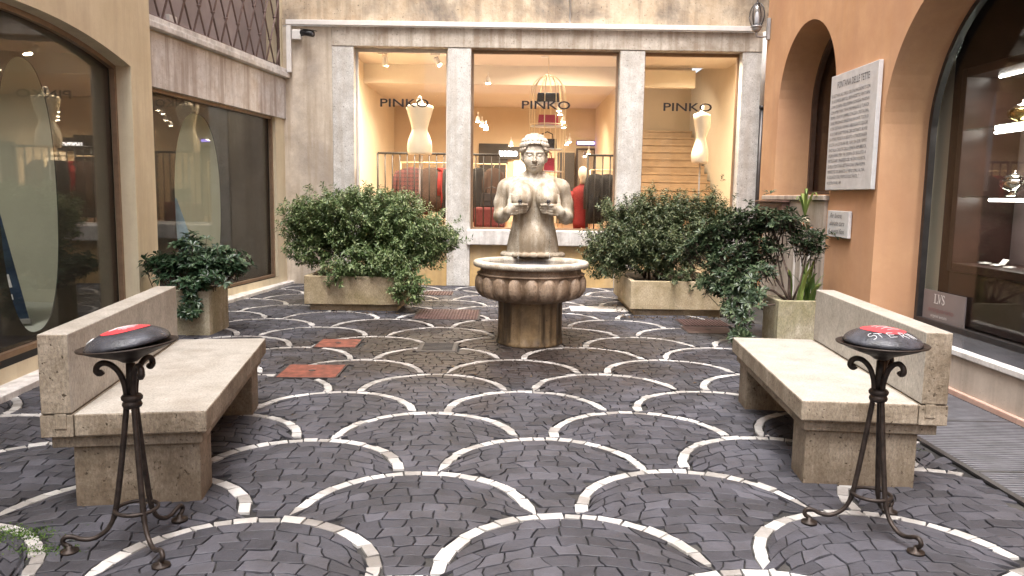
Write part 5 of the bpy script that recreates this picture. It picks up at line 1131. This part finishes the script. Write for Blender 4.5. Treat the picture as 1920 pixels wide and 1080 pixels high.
# strap leaved plant
random.seed(21); sp_t = thing('strap_leaf_plant', 'tall strap leaved plant growing at the corner of the small planter by the orange wall', 'plant', (3.1,8.12,.42)); mb = MB()
for i in range(18):
    a = random.uniform(0, 2*PI); ln = random.uniform(.28,.58); lean = random.uniform(.05,.45); p = Vector((random.gauss(0,.05), random.gauss(0,.05), 0)); d = Vector((math.cos(a), math.sin(a), 0)); sd = Vector((-d.y, d.x, 0)); row = []
    for j in range(7):
        t = j/6; q = p + Vector((0,0,1))*(ln*t*(1-.25*lean*t)) + d*(ln*lean*t*t*1.2) - Vector((0,0,ln*.5*lean*t**3)); w = .022*(1-.8*abs(t-.35)**1.5*1.6) if t < 1 else .002; row += [q+sd*max(w,.003), q-sd*max(w,.003)]
    mb.add(row, [(2*j,2*j+1,2*j+3,2*j+2) for j in range(6)], 0, True)
mb.build('leaves', M['leaf_strap'], sp_t, fix=False)
oc = thing('hanging_orchid', 'orchid with pale roots and arching leaves fixed high on the marble apron', 'plant', (3.36,8.95,1.25)); mb = MB()
for a, ln in ((200,.22),(250,.3),(300,.26),(150,.2),(90,.25),(30,.2)):
    a = R(a); d = Vector((math.cos(a)*.7, math.sin(a)*.7, 0)); sd = Vector((-d.y, d.x, 0)).normalized(); row = []
    for j in range(6): t = j/5; q = Vector((0,0,.06)) + Vector((0,0,1))*(ln*1.1*math.sin(t*2.2)) + d*(ln*t*.9); w = .020*math.sin(PI*(.15+.8*t)); row += [q+sd*w, q-sd*w]
    mb.add(row, [(2*j,2*j+1,2*j+3,2*j+2) for j in range(5)], 0, True)
mb.build('leaves', M['leaf_strap'], oc, fix=False); mb = MB()
for i in range(12):
    a = 2*PI*i/12; mb.tube([(0,0,.06),(.05*math.cos(a),.05*math.sin(a),.02),(.06*math.cos(a+.5),.06*math.sin(a+.5),-.06)], .006, 5)
mb.build('roots', M['root'], oc); mb = MB(); mb.lathe([(.035,-.09),(.05,-.02),(.055,-.02),(.055,-.005),(.045,-.005)], n=16); mb.tube([(0,0,-.06),(.1,0,-.06)], .008, 6); mb.build('pot', M['terracotta'], oc)

# moss in the joints
random.seed(31); V, Fc = [], []
for (cx, cy, rx, ry, n) in ((-2.16,3.22,.20,.09,900),(-1.95,3.08,.14,.05,250),(2.2,4.62,.28,.10,500),(-2.35,4.4,.2,.06,200)):
    for _ in range(n):
        p = Vector((random.gauss(cx,rx/2), random.gauss(cy,ry/2), random.uniform(-.006,.004))); leaf(V, Fc, p, (rv()+Vector((0,0,.8))).normalized(), rv(), random.uniform(.006,.014), .007)
mb = MB(); mb.add(V, Fc); o = mb.build('moss', M['moss'], fix=False); struct(o, 'stuff'); o['label'] = 'small tufts of green moss in the paving joints'

random.seed(41); V, Fc = [], []
for (cx, cy, rx, ry, n) in ((1.62,9.62,.22,.09,60),(2.3,9.66,.5,.07,60),(-1.9,9.68,.6,.06,40),(1.42,10.2,.06,.4,40),(-.9,9.9,.5,.3,16),(.2,6.6,1.2,.9,14),(-2.6,5.9,.25,.6,8)):
    for _ in range(n):
        p = Vector((random.gauss(cx,rx/1.6), random.gauss(cy,ry/1.6), random.uniform(.004,.010))); d = Vector((random.gauss(0,1), random.gauss(0,1), random.uniform(-.1,.25))).normalized(); leaf(V, Fc, p, d, (Vector((0,0,1))+rv()*.4).normalized(), random.uniform(.025,.05), random.uniform(.012,.022), .3)
mb = MB(); mb.add(V, Fc); o = mb.build('leaf_litter', leafmat('dry_leaf', (.05,.028,.014), (.11,.065,.03), (.19,.13,.06), .7), fix=False); struct(o, 'stuff'); o['label'] = 'small dry brown leaves fallen on the paving by the planters'
# ------------------------------------------------------------------ light
W = bpy.data.worlds.new('World'); bpy.context.scene.world = W; W.use_nodes = True; nt = W.node_tree; nt.nodes.clear()
sky = nt.nodes.new('ShaderNodeTexSky'); sky.sky_type = 'NISHITA'; sky.sun_disc = False; sky.sun_elevation = R(68); sky.sun_rotation = R(195); sky.dust_density = 6; sky.air_density = 1; sky.ozone_density = 1
hs = nt.nodes.new('ShaderNodeHueSaturation'); hs.inputs['Saturation'].default_value = .55
bg = nt.nodes.new('ShaderNodeBackground'); bg.inputs['Strength'].default_value = .15; wo_ = nt.nodes.new('ShaderNodeOutputWorld')
nt.links.new(sky.outputs[0], hs.inputs['Color']); nt.links.new(hs.outputs[0], bg.inputs['Color']); nt.links.new(bg.outputs[0], wo_.inputs['Surface'])
sl_ = bpy.data.lights.new('sun', 'SUN'); sl_.energy = 1.35; sl_.angle = R(35); sl_.color = (1,.985,.97); so_ = bpy.data.objects.new('sun', sl_); C.objects.link(so_)
az_, el_ = R(195), R(68); dirv = Vector((math.sin(az_)*math.cos(el_), math.cos(az_)*math.cos(el_), math.sin(el_)))
so_.rotation_euler = dirv.to_track_quat('Z', 'Y').to_euler()
def lamp(p, e, size=.12, col=(1,.83,.62), aim=(0,0,-1), spread=R(150)):
    l = bpy.data.lights.new('shop_lamp', 'AREA'); l.shape = 'DISK'; l.size = size; l.energy = e; l.color = col; l.spread = spread; o = bpy.data.objects.new('shop_lamp', l); C.objects.link(o); o.location = p; o.rotation_euler = (-Vector(aim)).to_track_quat('Z', 'Y').to_euler()
for p, e, aim in (((-2.2,13.85,3.72),36,(-.1,.25,-1)), ((-1.3,13.8,3.72),44,(-.25,-.1,-1)), ((.60,14.1,3.94),24,(0,.2,-1)), ((1.75,14.0,3.94),15,(-.2,.2,-1)), ((2.9,13.3,3.94),46,(.12,.12,-1)), ((-.4,14.8,3.5),14,(-.1,.3,-1)), ((-.3,16.7,3.2),15,(0,.3,-1)), ((1.0,16.5,3.2),15,(.1,.4,-1)), ((.4,17.9,2.9),14,(0,.3,-1)), ((2.9,16.0,4.0),9,(0,.5,-1)), ((-1.6,16.2,3.5),11,(0,-.2,-1))): lamp(p, e, aim=aim)
for p in ((4.43,7.0,2.64), (4.43,7.0,2.12), (4.43,7.0,1.50)): lamp(p, 1.8, .2, (1,.95,.88))
lamp((-5.4,6.6,3.15), 15, .5, (1,.96,.88)); lamp((-5.2,10.6,3.15), 15, .5, (1,.92,.78))

sc = bpy.context.scene; sc.view_settings.view_transform = 'Standard'; sc.view_settings.look = 'None'; sc.view_settings.gamma = 1; sc.view_settings.exposure = 1.7; sc.view_settings.use_curve_mapping = False
sc.render.engine = 'CYCLES'; sc.cycles.use_denoising = True
try: sc.cycles.denoiser = 'OPENIMAGEDENOISE'
except Exception: pass
sc.cycles.max_bounces = 8; sc.cycles.transparent_max_bounces = 16; sc.cycles.sample_clamp_indirect = 8; sc.cycles.caustics_reflective = False; sc.cycles.caustics_refractive = False
